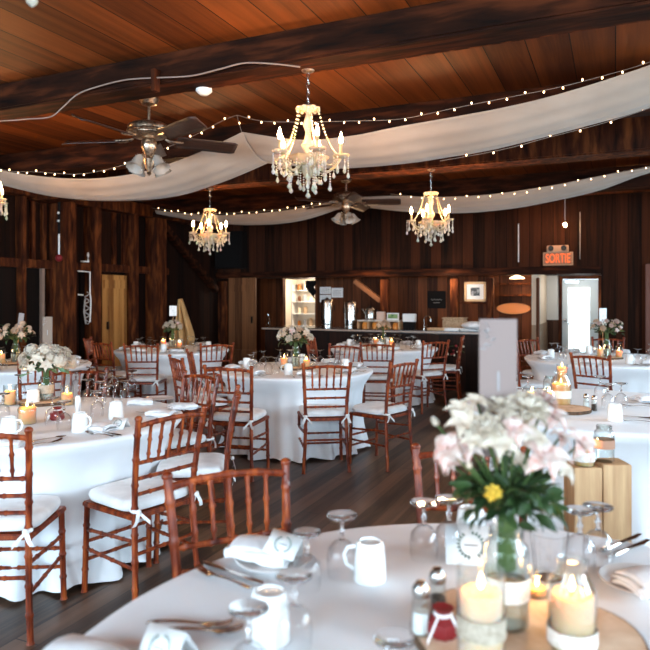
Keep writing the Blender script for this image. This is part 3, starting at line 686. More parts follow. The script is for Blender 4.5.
T3, B3 = drape([bw(*p, Y3) for p in ((155, 210), (200, 215), (250, 214), (300, 208), (345, 198))],
               [bw(*p, Y4) for p in ((158, 213), (200, 221), (250, 225), (300, 221), (350, 205))], 'far cream fabric swag left of the far ceiling fan', .03)
T4, B4 = drape([bw(*p, Y3) for p in ((345, 198), (390, 196), (440, 197), (492, 194), (554, 185), (600, 176), (650, 167), (700, 155))],
               [bw(*p, Y4) for p in ((350, 205), (400, 211), (458, 213), (510, 209), (554, 201), (600, 190), (650, 172), (705, 160))], 'far cream fabric swag right of the far ceiling fan above the loft wall', .03)
# fairy light strings: wire with little bulbs
M_wire = mat('clear wire', (.30, .24, .20, 1), .6)
def fairy(pts, step, label, n=10, off=(0, 0, 0), r=.0062):
    P = spline(pts, n); P = [p + Vector(off) for p in P]
    root = empty('string_lights', label=label, cat='string lights', group='fairy light strings', room=True)
    MB().tube(P, .002, 5).build('wire', M_wire, root)
    acc = 0; k = 0; nb = 0
    me = MB().lathe([(.0001, -r * 1.5), (r, -r * .6), (r * .9, r * .4), (r * .35, r * 1.4)], 8).mesh('bulb'); me.materials.append(M_fairy)
    for a, b in zip(P, P[1:]):
        L = (b - a).length; d = step - acc
        while d < L and nb < 99:
            q = a.lerp(b, d / L)
            o = bpy.data.objects.new('bulb', me); C.objects.link(o); o.parent = root
            up = 1 if (nb % 3) else -1
            o.location = q + Vector((0, 0, -.012 * up)); o.rotation_euler = (0 if up > 0 else PI, .3 * math.sin(nb * 2.1), 0)
            nb += 1; d += step
        acc = (acc + L) % step if L + acc >= step else acc + L
    return root
fairy([bw(*p, Y1 - .05) for p in ((237, 115), (262, 121), (300, 122), (350, 121), (400, 119), (450, 109), (500, 99), (560, 87), (610, 74), (650, 62), (720, 36))], .13, 'string of fairy lights along the top edge of the right fabric swag')
fairy([bw(*p, Y1 - .05) for p in ((237, 115), (222, 121), (205, 130), (180, 142), (150, 154), (120, 166), (80, 174), (40, 172), (0, 169), (-50, 148))], .13, 'string of fairy lights running left behind the near fan along the left swag')
fairy([bw(*p, Y1 - .05) for p in ((237, 115), (239, 123), (242, 133))], .09, 'very short fairy light tail dropping from the pin where two strings meet')
fairy([bw(*p, Y2) for p in ((440, 161), (500, 150), (550, 137), (600, 124), (650, 108), (720, 82))], .22, 'sparse fairy light string along the bottom edge of the right fabric swag')
fairy([bw(*p, Y3 - .06) for p in ((152, 208), (175, 211), (200, 214), (250, 212), (290, 208), (330, 201), (352, 196))], .13, 'string of fairy lights on the far fabric swag left of the far fan')
fairy([bw(*p, Y3 - .06) for p in ((390, 194), (440, 198), (492, 195), (530, 191), (570, 183), (610, 174), (650, 166), (690, 155))], .15, 'string of fairy lights on the far fabric swag right of the far fan')
# electrical cable on the first beam, wooden hanger block, smoke detector
Pc = spline([bw(px, py, 3.58) for px, py in ((-40, 121), (0, 121), (28, 119), (50, 117), (62, 108), (78, 94), (100, 86), (125, 80), (150, 78), (190, 76), (220, 69), (245, 63), (275, 64), (300, 67))], 6)
tag(rm(MB().tube(Pc, .005, 6), 'ceiling_cable', mat('grey cable', (.30, .22, .18, 1), .6)), 'pale electrical cable looping along the first beam to the large chandelier', 'cable')
a = bw(154, 69, 3.57); b = bw(154, 91, 3.57)
tag(rm(MB().box((a[0], 3.585, (a[2] + b[2]) / 2), (.035, .06, a[2] - b[2])), 'wood_block', M_post, .003), 'small upright wood block nailed to the first beam above the near fan', 'block')
x, y = dp(204, 4.6)
t = empty('smoke_detector', (x, y, 2.965), label='small white round ceiling sensor right of the near fan', cat='smoke detector')
MB().lathe([(.05, 0), (.055, -.02), (.035, -.035)], 20).lathe([(.035, .0), (.03, .16)], 12).build('base', M_white, t)
MB().lathe([(.055, -.03), (.058, -.05), (.03, -.075), (.0001, -.078)], 20).build('dome', M_white, t)

# ================= CHAIRS =================
def samp(path, step):
    out = []
    for a, b in zip(path, path[1:]):
        a, b = Vector(a), Vector(b); n = max(1, round((b - a).length / step))
        out += [a.lerp(b, i / n) for i in range(n)]
    return out + [Vector(path[-1])]
def bamboo(mb, path, r, ring=.115, amp=.22, n=8, taper=0):
    P = samp(path, ring / 10); L = 0; pts = []; rs = []
    for i, p in enumerate(P):
        if i: L += (P[i] - P[i - 1]).length
        f = (L / ring) % 1; k = min(f, 1 - f)
        rs.append(r * (1 + (amp if k < .055 else 0) - taper * i / len(P))); pts.append(p)
    return mb.tube(pts, rs, n)
def make_chair():
    t = empty('chiavari_chair', cat='chair')
    post = lambda s: [(.192 * s, -.225, 0), (.178 * s, -.205, .2), (.170 * s, -.190, .42), (.176 * s, -.200, .58), (.186 * s, -.225, .75), (.196 * s, -.255, .90)]
    fr = MB().add([(x, y, z) for z in (.425, .452) for (x, y) in ((-.185, -.195), (.185, -.195), (.205, .19), (-.205, .19))], [(0, 1, 2, 3), (4, 5, 6, 7), (0, 1, 5, 4), (1, 2, 6, 5), (2, 3, 7, 6), (3, 0, 4, 7)])
    fr.build('seat_frame', M_wood, t, bevel=.006)
    # box cushion with rounded corners
    prof = [(.0, .458), (.80, .456), (.97, .462), (1.0, .480), (.97, .502), (.85, .512), (.5, .517), (.0001, .519)]
    def sup(a, z):
        c, s_ = abs(math.cos(a)), abs(math.sin(a)); return (c ** 6 + s_ ** 6) ** (-1 / 6)
    mb = MB(); prof = [(r * .198 + .0001, z) for r, z in prof]; mb.lathe(prof, 48, (0, 0, 0), Matrix.Translation((0, .005, 0)) @ Matrix.Diagonal((1, .97, 1, 1)), fn=sup)
    cu = mb.build('seat_cushion', M_cushion, t, ang=60)
    for s in (-1, 1):
        rb = MB()
        rb.tube([(s * .175, -.17, .47), (s * .19, -.21, .475), (s * .165, -.225, .47)], .009, 6)
        rb.grid(lambda u, v: (s * (.175 + .025 * u + (v - .5) * .022), -.225 - .01 * math.sin(u * 3), .47 - .06 * u), 4, 1).grid(lambda u, v: (s * (.172 - .05 * u), -.225 - .02 * u, .47 - .055 * u + (v - .5) * .02), 4, 1)
        rb.ball((s * .172, -.226, .472), .014, 8, 5, (1, .7, 1)); rb.build('cushion_tie', M_ribbon, cu)
    for s in (-1, 1):
        mb = MB(); bamboo(mb, post(s), .0145, .12, .30); mb.ball((.197 * s, -.257, .907), .0185, 10, 6, (1, 1, .8)); mb.build('leg', M_wood, t)
        mb = MB(); bamboo(mb, [(.192 * s, .188, 0), (.185 * s, .175, .43)], .0145, .11, .30); mb.build('leg', M_wood, t)
    def bar(name, a, b, r=.009, ring=.085):
        mb = MB(); bamboo(mb, [a, b], r, ring, .38, 7); return mb.build(name, M_wood, t)
    mb = MB(); bamboo(mb, [(-.193, -.249, .872), (-.10, -.262, .884), (0, -.266, .888), (.10, -.262, .884), (.193, -.249, .872)], .012, .095, .2); mb.build('top_rail', M_wood, t)
    for z, w, y in ((.695, .182, -.216), (.62, .178, -.206), (.545, .174, -.197)): bar('back_rail', (-w, y, z), (w, y, z), .0095)
    for k in (-2, -1, 0, 1, 2):
        mb = MB(); x0, x1 = k * .058, k * .062; P = samp([(x0, -.217, .697), (x1, -.262 + .002 * k * k, .882)], .012)
        mb.tube(P, [.0062 + .0040 * (1 if (i % 6) in (3,) else 0) + .002 * math.sin(PI * i / len(P)) for i in range(len(P))], 7); mb.build('spindle', M_wood, t)
    for s in (-1, 1):
        bar('stretcher', (.181 * s, -.205, .205), (.186 * s, .178, .215)); bar('stretcher', (.176 * s, -.197, .33), (.186 * s, .175, .31))
    bar('stretcher', (-.186, .178, .25), (.186, .178, .25)); bar('stretcher', (-.188, .180, .16), (.188, .180, .16))
    bar('stretcher', (-.177, -.20, .27), (.177, -.20, .27))
    return t
chair = make_chair(); cu_ = []
def place_chair(px, Z, fx, fz, label):
    """back of the chair at picture column px and distance Z, sitter facing (fx, fz)"""
    d = Vector((fx, fz)).normalized(); X = (px - 325) * Z / F
    x, y = X + d.x * .255, Z + d.y * .255
    put(chair, cu_, x, y, 0, math.atan2(d.y, d.x) - PI / 2, label, 'reddish brown bamboo style banquet chairs')
TBL = {'N': (.37, 1.14, .915), 'B': (-1.66, 3.83, .80), 'C': (-.29, 6.42, .76), 'D': (.83, 9.25, .76), 'E': (-2.08, 8.85, .76), 'F': (-3.27, 6.85, .76), 'G': (3.26, 7.5, .915), 'H': (1.78, 4.22, .85)}
TN = {'N': 'nearest table', 'B': 'front left table', 'C': 'centre table', 'D': 'table by the bar', 'E': 'back left table', 'F': 'left edge table', 'G': 'back right table', 'H': 'front right table'}
def chair_at(px, Z, key, label, turn=0):
    cx, cy, R = TBL[key]; X = (px - 325) * Z / F
    d = Vector((cx - X, cy - Z)); m_ = R + .345
    if d.length < m_: X, Z = cx - d.x / d.length * m_, cy - d.y / d.length * m_; px = 325 + X * F / Z
    d.rotate(Matrix.Rotation(math.radians(turn), 2)); place_chair(px, Z, d.x, d.y, label)
place_chair(229, 2.09, .43, -.9, 'foreground chair with its back to us at the nearest table')
place_chair(470, 2.38, -.12, -1, 'chair half hidden behind the big white bouquet of the nearest table')
chair_at(-20, 2.69, 'B', 'chair cut by the left picture edge in front of the front left table', -8)
chair_at(173, 3.10, 'B', 'white cushioned chair at the front left table, directly behind the foreground chair')
chair_at(229, 3.82, 'B', 'chair seen edge on at the right of the front left table', 8)
chair_at(192, 4.62, 'B', 'chair on the far right side of the front left table facing us')
chair_at(77, 4.85, 'B', 'chair on the far side of the front left table behind its white bouquet')
chair_at(228, 5.15, 'C', 'chair with white cushion at the front left of the centre table', 8)
chair_at(327, 5.36, 'C', 'chair standing with its back to us at the front of the centre table', -8)
chair_at(404, 5.55, 'C', 'chair at the front right of the centre table seen from its left side', 0)
chair_at(176, 5.95, 'C', 'chair seen edge on at the far left of the centre table', 6)
chair_at(194, 6.6, 'C', 'chair left of the centre table turned partly towards us', 28)
chair_at(345, 7.5, 'C', 'chair on the far side of the centre table showing only its top rail')
chair_at(377, 7.75, 'D', 'chair with its back to us at the front of the table by the bar')
chair_at(462, 8.95, 'D', 'dark chair at the right end of the table by the bar')
chair_at(436, 8.15, 'D', 'dark chair with empty seat at the front right of the table by the bar')
chair_at(316, 8.9, 'D', 'dark red chair at the left of the table by the bar')
chair_at(141, 7.6, 'E', 'chair with its back to us at the front of the back left table', 4)
chair_at(217, 7.7, 'E', 'chair at the front right of the back left table', -10)
chair_at(105, 8.0, 'E', 'nearer of two edge on chairs at the left of the back left table')
chair_at(119, 8.75, 'E', 'farther of two edge on chairs at the left of the back left table')
chair_at(43, 5.75, 'F', 'dark chair between the far left edge table and the front left table')
chair_at(590, 6.2, 'G', 'chair with its back to us in front of the back right table', -22)
chair_at(528, 7.3, 'G', 'dark chair seen edge on at the left of the back right table')
chair_at(541, 8.4, 'G', 'dark chair at the back left of the back right table near the vestibule')
chair_at(608, 8.8, 'G', 'dark chair on the far side of the back right table before the exit door')

# ================= TABLES AND CLOTHS =================
def make_table(key):
    cx, cy, R = TBL[key]
    t = empty('round_table', (cx, cy, 0), 0, 'round banquet table hidden under a white cloth, the ' + TN[key], 'table', 'round banquet tables')
    MB().lathe([(R - .02, .715), (R - .02, .744), (.0001, .744)], 48).build('tabletop', M_pine, t)
    for k in range(4):
        a = PI / 4 + k * PI / 2; r = R * .55
        MB().tube([(r * math.cos(a), r * math.sin(a), 0), (r * math.cos(a), r * math.sin(a), .715)], .015, 8).build('leg', M_chrome, t)
    rnd = random.Random(ord(key)); ph = [rnd.uniform(0, 6.28) for _ in range(5)]; n = 200
    prof = [(.02, .7500), (R * .5, .7500), (R - .03, .7500), (R - .008, .7475), (R + .004, .738), (R + .002, .722), (R - .03, .68), (R - .075, .62), (R - .10, .54), (R - .11, .44), (R - .11, .34), (R - .105, .24), (R - .09, .15), (R - .075, .07), (R - .06, .012)]
    if key == 'N': prof = prof[:6] + [(r_ - .17, z_) for r_, z_ in prof[6:]]
    def fn(a, z):
        k = max(0, (.66 - z) / .66)
        w = .55 * math.sin(17 * a + ph[0] + 1.2 * math.sin(3 * a + ph[1])) + .35 * math.sin(29 * a + ph[2] + z * 2) + .3 * math.sin(9 * a + ph[3])
        return 1 + (.022 * k ** .7 + .045 * k * k) * w / R
    mb = MB(); mb.lathe(prof, n, fn=fn)
    mb.f = [f for f in mb.f if not (len(f) > 4 and all(mb.v[i].z < .1 for i in f))]
    o = mb.build('tablecloth', M_cloth, ang=180); o.location = (cx, cy, 0)
    for v in o.data.vertices:                   # hem lifts a little between folds
        if v.co.z < .03: v.co.z = .008 + .012 * (1 + math.sin(13 * math.atan2(v.co.y, v.co.x) + ph[4]))
    tag(o, 'floor length white cloth on the ' + TN[key], 'tablecloth', 'white round tablecloths')
for k in TBL: make_table(k)
# ================= TABLEWARE =================
def bowl_prof(): return [(.0345, 0), (.037, .02), (.0375, .045), (.033, .068), (.020, .083), (.007, .090)]
def goblet_parts(far):
    if far:
        o = MB().lathe(bowl_prof() + [(.0045, .10), (.0045, .128), (.010, .138), (.036, .146), (.037, .149), (.0001, .150)], 16, cap=False).build('goblet', M_glassn); return tag(o, cat='glass')
    t = empty('goblet', cat='glass')
    MB().lathe(bowl_prof(), 40, cap=False).build('bowl', M_glassr2, t)
    MB().lathe([(.007, .088), (.0045, .10), (.008, .110), (.0045, .118), (.0045, .132), (.010, .139)], 16).build('stem', M_glassr, t)
    MB().lathe([(.010, .138), (.034, .144), (.037, .147), (.036, .150), (.0001, .149)], 32).build('foot', M_glassr, t)
    return t
M_glassr2 = thin_glass('goblet bowl glass', (.99, .995, 1, 1), .27, .025)
gob_n = goblet_parts(False); gob_f = goblet_parts(True); ugn = []; ugf = []
def mug_proto():
    t = empty('mug', cat='mug')
    MB().lathe([(.042, 0), (.0425, .01), (.040, .06), (.035, .094), (.032, .100), (.028, .101), (.026, .097), (.0001, .096)], 32).build('mug_body', M_ceramic, t)
    MB().tube([(.037, 0, .085), (.058, 0, .082), (.068, 0, .062), (.062, 0, .038), (.040, 0, .025)], .0055, 8).build('handle', M_ceramic, t)
    return t
mug = mug_proto(); um = []
def plate_proto():
    return tag(MB().lathe([(.05, 0), (.055, .003), (.08, .008), (.095, .014), (.093, .016), (.075, .010), (.0001, .006)], 40).build('side_plate', M_plate), cat='plate')
plate = plate_proto(); up = []
def napkin_proto():
    mb = MB()
    for k in range(4):
        mb.grid(lambda u, v: ((u - .5) * (.17 - .006 * k), (v - .5) * .10 + .006 * math.sin(u * 7 + k), .004 + .008 * k + .010 * math.sin(PI * v) + .005 * math.sin(u * 6 + k * 2)), 10, 8)
    mb.tube([(-.08, -.048 + .01 * math.sin(q), .014) if q == 0 else (-.08 + .016 * q, -.05 + .003 * math.sin(q * 1.3), .016 + .002 * math.sin(q)) for q in range(11)], .013, 8)
    o = mb.build('napkin', M_napkin, ang=70); s = o.modifiers.new('t', 'SOLIDIFY'); s.thickness = .004
    return tag(o, cat='napkin')
napk = napkin_proto(); un = []
def fork_proto():
    mb = MB()
    mb.grid(lambda u, v: (( v - .5) * (.006 + .008 * (1 - u) ** 2 + .002), -.09 + .12 * u, .006 + .004 * math.sin(u * PI)), 10, 3)
    mb.grid(lambda u, v: ((v - .5) * (.008 + .014 * min(1, u * 2)), .03 + .03 * u, .007 - .003 * math.sin(u * PI)), 6, 4)
    for k in range(4): mb.tube([((k - 1.5) * .0056, .06 + .009 * q, .006 + .0012 * q * q * .5) for q in range(5)], [.0018, .0018, .0017, .0015, .0008], 5)
    o = mb.build('fork', M_steel); s = o.modifiers.new('t', 'SOLIDIFY'); s.thickness = .002; s.offset = 0; return tag(o, cat='fork')
def knife_proto():
    mb = MB(); mb.tube([(0, -.11 + .011 * q, .006) for q in range(10)], [.005, .0062, .0065, .0065, .006, .0055, .005, .0045, .004, .004], 8, Matrix.Diagonal((1.3, 1, .8, 1)))
    mb.add([(-.004, -.01, .004), (.006, -.01, .004), (.011, .06, .004), (.004, .11, .004), (-.004, .10, .004), (-.004, -.01, .007), (.006, -.01, .007), (.011, .06, .0055), (.004, .11, .0055), (-.004, .10, .007)], [(0, 1, 2, 3, 4), (5, 6, 7, 8, 9), (0, 1, 6, 5), (1, 2, 7, 6), (2, 3, 8, 7), (3, 4, 9, 8), (4, 0, 5, 9)])
    return tag(mb.build('knife', M_steel), cat='knife')
def spoon_proto():
    mb = MB(); mb.grid(lambda u, v: ((v - .5) * (.006 + .008 * (1 - u) ** 2), -.09 + .12 * u, .006 + .003 * math.sin(u * PI)), 10, 3)
    mb.grid(lambda u, v: ((v - .5) * .036 * math.sin(PI * (.1 + .9 * u) ** .8), .03 + .055 * u, .008 - .007 * math.sin(PI * u) * (1 - (2 * v - 1) ** 2)), 8, 6)
    o = mb.build('spoon', M_steel); s = o.modifiers.new('t', 'SOLIDIFY'); s.thickness = .0015; return tag(o, cat='spoon')
fork, knife, spoon = fork_proto(), knife_proto(), spoon_proto(); uf = []; uk = []; us = []
def card_proto():
    t = empty('place_card', cat='place card')
    a = math.radians(38)
    mb = MB()
    for s in (-1, 1): mb.beam((0, s * .042, .002), (0, 0, .052), .085, .0012, (1, 0, 0))
    # tent card: two leaves meeting along a ridge
    mb = MB().add([(-.043, -.04, 0), (.043, -.04, 0), (.043, 0, .055), (-.043, 0, .055), (.043, .04, 0), (-.043, .04, 0)], [(0, 1, 2, 3), (3, 2, 4, 5)])
    o = mb.build('card_body', M_card, t, ang=10); s = o.modifiers.new('t', 'SOLIDIFY'); s.thickness = .0012
    T = Matrix.Translation((0, -.0215, .0275)) @ Matrix.Rotation(math.atan2(.055, .04), 4, 'X')
    w = MB()
    for k in range(22):
        b = 2 * PI * k / 22 + .1
        if k in (5, 6, 16, 17): continue
        w.add([(.020 * math.cos(b), .020 * math.sin(b), .0016), (.026 * math.cos(b + .12), .026 * math.sin(b + .12), .0018), (.0205 * math.cos(b + .26), .0205 * math.sin(b + .26), .0016), (.0175 * math.cos(b + .1), .0175 * math.sin(b + .1), .0016)], [(0, 1, 2, 3)], T)
    w.build('printed_wreath', M_ink, t)
    MB().add([(-.012, -.002, .0016), (.012, -.002, .0016), (.012, .001, .0016), (-.012, .001, .0016)], [(0, 1, 2, 3)], T).build('written_name', M_ink2, t)
    return t
card = card_proto(); uc = []
Z0 = .752
def sit(proto, used, x, y, z, rz, label, group, sc=None, tilt=None):
    o = put(proto, used, x, y, z, rz, label, group, sc)
    if tilt: o.rotation_euler = (tilt[0], tilt[1], rz)
    return o
# ---- candles, jars, vases ----
def candle_light(x, y, z, e):
    L = bpy.data.lights.new('candle_light', 'POINT'); L.energy = e; L.color = (1, .52, .20); L.shadow_soft_size = .012
    o = bpy.data.objects.new('candle_light', L); C.objects.link(o); o.location = (x, y, z)
def pillar(x, y, z, r, h, glass_h, tname, which, yellow=False, band=None, jar=False, e=.5):
    gl = empty('candle_holder', (x, y, z), 0, '%s glass candle holder %s' % ('jug shaped' if jar else 'straight', which), 'candle holder', 'glass candle holders')
    R = r + .005
    if jar: pr = [(R * .9, 0), (R, .006), (R, glass_h * .62), (R * .93, glass_h * .72), (R * .62, glass_h * .88), (R * .58, glass_h * .95), (R * .66, glass_h), (R * .63, glass_h)]
    else: pr = [(R * .97, 0), (R, .005), (R, glass_h), (R * .96, glass_h)]
    mb = MB().lathe(pr, 32); mb.f = mb.f[:-1]
    mb.build('glass_body', M_glassj, gl)
    if band:
        bz, bh, bm = band; MB().lathe([(R + .0015, bz), (R + .0015, bz + bh)], 32, cap=False).build('fabric_band', bm, gl).data.materials[0]
    c = empty('pillar_candle', (x, y, z + .002), 0, 'lit %s candle %s' % ('yellow' if yellow else 'cream', which), 'candle', 'lit candles on the tables')
    MB().lathe([(r * .97, 0), (r * .99, .004), (r * .99, h - .004), (r * .9, h), (r * .55, h - .006), (.0001, h - .009)], 28).build('wax', M_waxy if yellow else M_wax, c)
    MB().tube([(0, 0, h - .01), (.001, 0, h + .008)], .0012, 5).build('wick', M_wick, c)
    MB().lathe([(.0001, 0), (.0045, .006), (.0055, .012), (.003, .022), (.0001, .032)], 10, (0, 0, h + .002)).build('flame', M_flame, c)
    candle_light(x, y, z + h + .03, e * .7)
def tealight(x, y, z, label, e=.15):
    t = empty('tealight_glass', (x, y, z), 0, label, 'tea light', 'tea lights')
    mb = MB().lathe([(.022, 0), (.026, .004), (.030, .055), (.029, .055)], 20); mb.f = mb.f[:-1]; mb.build('glass_cup', M_glassj, t)
    MB().lathe([(.019, .004), (.020, .02), (.0001, .018)], 16).build('wax', M_waxy, t)
    MB().lathe([(.0001, .02), (.004, .027), (.003, .036), (.0001, .045)], 8).build('flame', M_flame, t)
    candle_light(x, y, z + .06, e)
def slice_(x, y, r, label):
    t = empty('wood_slice', (x, y, Z0 - .001), 0, label, 'wood slice', 'wood slices under the centrepieces')
    f = lambda a, z: 1 + .025 * math.sin(3 * a + 1) + .015 * math.sin(7 * a)
    MB().lathe([(r * .97, 0), (r * .985, .016), (r * .97, .020), (.0001, .0201)], 48, fn=f).build('wood_face', M_slice, t)
    MB().lathe([(r * .975, .0005), (r * 1.0, .006), (r * 1.0, .014), (r * .975, .0205)], 48, fn=f, cap=False).build('bark_rim', M_bark, t)
def mason(name, x, y, z, r, h, label, cat='vase', band=None, content=None):
    t = empty(name, (x, y, z), 0, label, cat)
    mb = MB().lathe([(r * .85, 0), (r, .008), (r, h * .72), (r * .93, h * .82), (r * .72, h * .88), (r * .72, h), (r * .68, h)], 28); mb.f = mb.f[:-1]
    mb.build('glass_body', M_glassj, t)
    g = MB()
    for k in range(3): g.tube([(r * .735 * math.cos(a), r * .735 * math.sin(a), h * (.905 + .032 * k)) for a in [2 * PI * q / 24 for q in range(25)]], .0015, 4)
    g.build('neck_thread', M_glassj, t)
    if band: MB().lathe([(r + .0015, h * band[0]), (r + .0015, h * band[1])], 28, cap=False).build('fabric_band', band[2], t)
    if content != 'empty': MB().lathe([(r * .83, .006), (r * .94, .014), (r * .94, h * .45), (.0001, h * .45)], 24).build('water', content or mat('vase water', (.75, .8, .7, 1), .05, trans=.8, ior=1.2), t)
    return t
# ---- flowers ----
def petal(mb, M, L, W, curl, cup=.25, nu=4, nv=4):
    def fn(u, v):
        w = W * math.sin(PI * min(1, .12 + .88 * u) ** .75) * (v - .5)
        return (w, L * u * math.cos(curl * u), L * u * math.sin(curl * u) * -1 + cup * W * (2 * v - 1) ** 2 * u)
    return mb.grid(fn, nu, nv, M)
def bloom_mesh(kind, rnd):
    mb = MB()
    if kind == 'lily':
        for k in range(6):
            M = Matrix.Rotation(k * PI / 3 + rnd.uniform(-.1, .1), 4, 'Z') @ Matrix.Rotation(rnd.uniform(.55, .95), 4, 'X')
            petal(mb, M, 1.0, .62, rnd.uniform(.6, 1.3), .3)
    elif kind == 'rose':
        for ring, (n, tl, L, z) in enumerate(((4, 1.35, .55, .05), (6, 1.05, .75, 0), (8, .6, .95, -.03), (8, .2, 1.0, -.05))):
            for k in range(n):
                M = Matrix.Translation((0, 0, z)) @ Matrix.Rotation(2 * PI * (k + .5 * ring) / n + rnd.uniform(-.15, .15), 4, 'Z') @ Matrix.Rotation(tl, 4, 'X')
                petal(mb, M, L, .75, .5, .35)
    elif kind == 'cluster':
        n = 46
        for k in range(n):
            z = 1 - 1.25 * k / n; a = k * 2.39996; r = math.sqrt(max(0, 1 - z * z))
            nrm = Vector((r * math.cos(a), r * math.sin(a), z)); q = nrm.to_track_quat('Z', 'Y').to_matrix().to_4x4()
            T = Matrix.Translation(nrm * rnd.uniform(.78, .95)) @ q @ Matrix.Rotation(rnd.uniform(0, 3), 4, 'Z')
            for j in range(4): petal(mb, T @ Matrix.Rotation(j * PI / 2, 4, 'Z') @ Matrix.Rotation(.35, 4, 'X'), .24, .22, .5, .2, 2, 2)
        mb.ball((0, 0, 0), .72, 12, 8)
    elif kind == 'bud':
        for k in range(5): petal(mb, Matrix.Rotation(k * 1.2566, 4, 'Z') @ Matrix.Rotation(1.2, 4, 'X'), 1.0, .75, -.35, .4)
        mb.ball((0, 0, .35), .3, 8, 6, (1, 1, 1.4))
    me = mb.mesh(kind, ang=80); return me
rb = random.Random(3); BM = {}
for kind in ('lily', 'rose', 'cluster', 'bud'):
    for c, m in (('w', M_pw), ('p', M_pp), ('c', M_pc), ('y', M_py)):
        me = bloom_mesh(kind, rb); me.materials.append(m); BM[kind + c] = me
M_center = mat('flower centre', (.45, .35, .08, 1), .8)
def leaf(mb, p, d, L, W, rnd):
    q = Vector(d).to_track_quat('Y', 'Z').to_matrix().to_4x4(); M = Matrix.Translation(p) @ q @ Matrix.Rotation(rnd.uniform(-1, 1), 4, 'Y')
    cv_ = rnd.uniform(.3, 1.1)
    mb.grid(lambda u, v: ((v - .5) * W * math.sin(PI * min(1, u * .96 + .04)) , L * u * math.cos(cv_ * u), -L * u * math.sin(cv_ * u) * .7 + abs(v - .5) * W * .3), 5, 2, M)
def bouquet(x, y, zv, blooms, label, R, seed=1, nl=60, leafm=None, low=0.0):
    """blooms: (dx, dy, z, radius, mesh key)"""
    rnd = random.Random(seed); t = empty('flower_bouquet', (x, y, 0), 0, label, 'bouquet', 'flower centrepieces')
    ctr = Vector((0, 0, zv + .03)); st = MB()
    for (dx, dy, z, r, key) in blooms:
        p = Vector((dx, dy, z)); d = (p - ctr); d.z += .02
        me = BM[key]; o = bpy.data.objects.new('bloom', me); C.objects.link(o); o.parent = t
        o.location = p; o.scale = (r, r, r); dd = d.normalized() + Vector((0, -.5, .15))
        o.rotation_mode = 'QUATERNION'; o.rotation_quaternion = dd.to_track_quat('Z', 'Y')
        foot = ctr + Vector((dx * .12, dy * .12, -.13)); mid = ctr.lerp(p, .35)
        st.tube([foot, ctr + Vector((dx * .1, dy * .1, 0)), mid, p], .0028, 5)
    st.build('stems', M_stem, t)
    lf = MB()
    for k in range(nl):
        a = rnd.uniform(0, 2 * PI); e = rnd.uniform(-.15 - low, 1.1); rr = rnd.uniform(.15, .9) * R
        p = ctr + Vector((math.cos(a) * math.cos(e) * rr, math.sin(a) * math.cos(e) * rr, math.sin(e) * rr * .9 + .01))
        d = (p - ctr).normalized() + Vector((rnd.uniform(-.5, .5), rnd.uniform(-.5, .5), rnd.uniform(-.5, .4)))
        leaf(lf, p, d, rnd.uniform(.35, .65) * min(R, .14), rnd.uniform(.10, .26) * min(R, .14), rnd)
    o = lf.build('foliage', leafm or M_leaf, t, ang=180); o['kind'] = 'stuff'
    return t
def auto_blooms(zv, R, n, keys, seed, r0=.038):
    rnd = random.Random(seed); out = []
    for k in range(n):
        z = .95 - 1.05 * (k + .5) / n; a = k * 2.39996 + seed; r = math.sqrt(max(0, 1 - z * z)); q = rnd.uniform(.85, 1.05)
        out.append((R * r * math.cos(a) * q, R * r * math.sin(a) * q, zv + .06 + R * .85 * (z * .8 + .15) * q, r0 * rnd.uniform(.8, 1.25), rnd.choice(keys)))
    return out
def number_card(x, y, z0, h, w, label, top, tilt=0, face=None):
    t = empty('table_number_card', (x - top * math.sin(tilt), y, 0), 0, label, 'table card', 'tall table number cards'); t.rotation_euler = (0, tilt, 0)
    MB().tube([(0, 0, z0), (0, 0, top - h + .02)], .003, 6).build('stick', M_pine, t)
    MB().box((0, -.004, top - h / 2), (w, .006, h)).build('card_board', face or mat('blush card', (.26, .195, .175, 1), .9, spec=.2), t, bevel=.001)
    MB().box((.0, -.0075, top - h * .45), (w * .05, .001, h * .14)).build('numeral', M_ink2, t)
    rn = random.Random(4)
    for cx_, cz_ in ((-w * .28, top - h * .14), (w * .28, top - h * .84)):
        sp = MB()
        for k in range(9): leaf(sp, (cx_ + rn.uniform(-.008, .008), -.0085, cz_ + (k - 4) * .006), (rn.uniform(-1, 1), -.02, rn.uniform(-.3, 1)), .016, .006, rn)
        sp.build('printed_sprig', M_ink2, t)
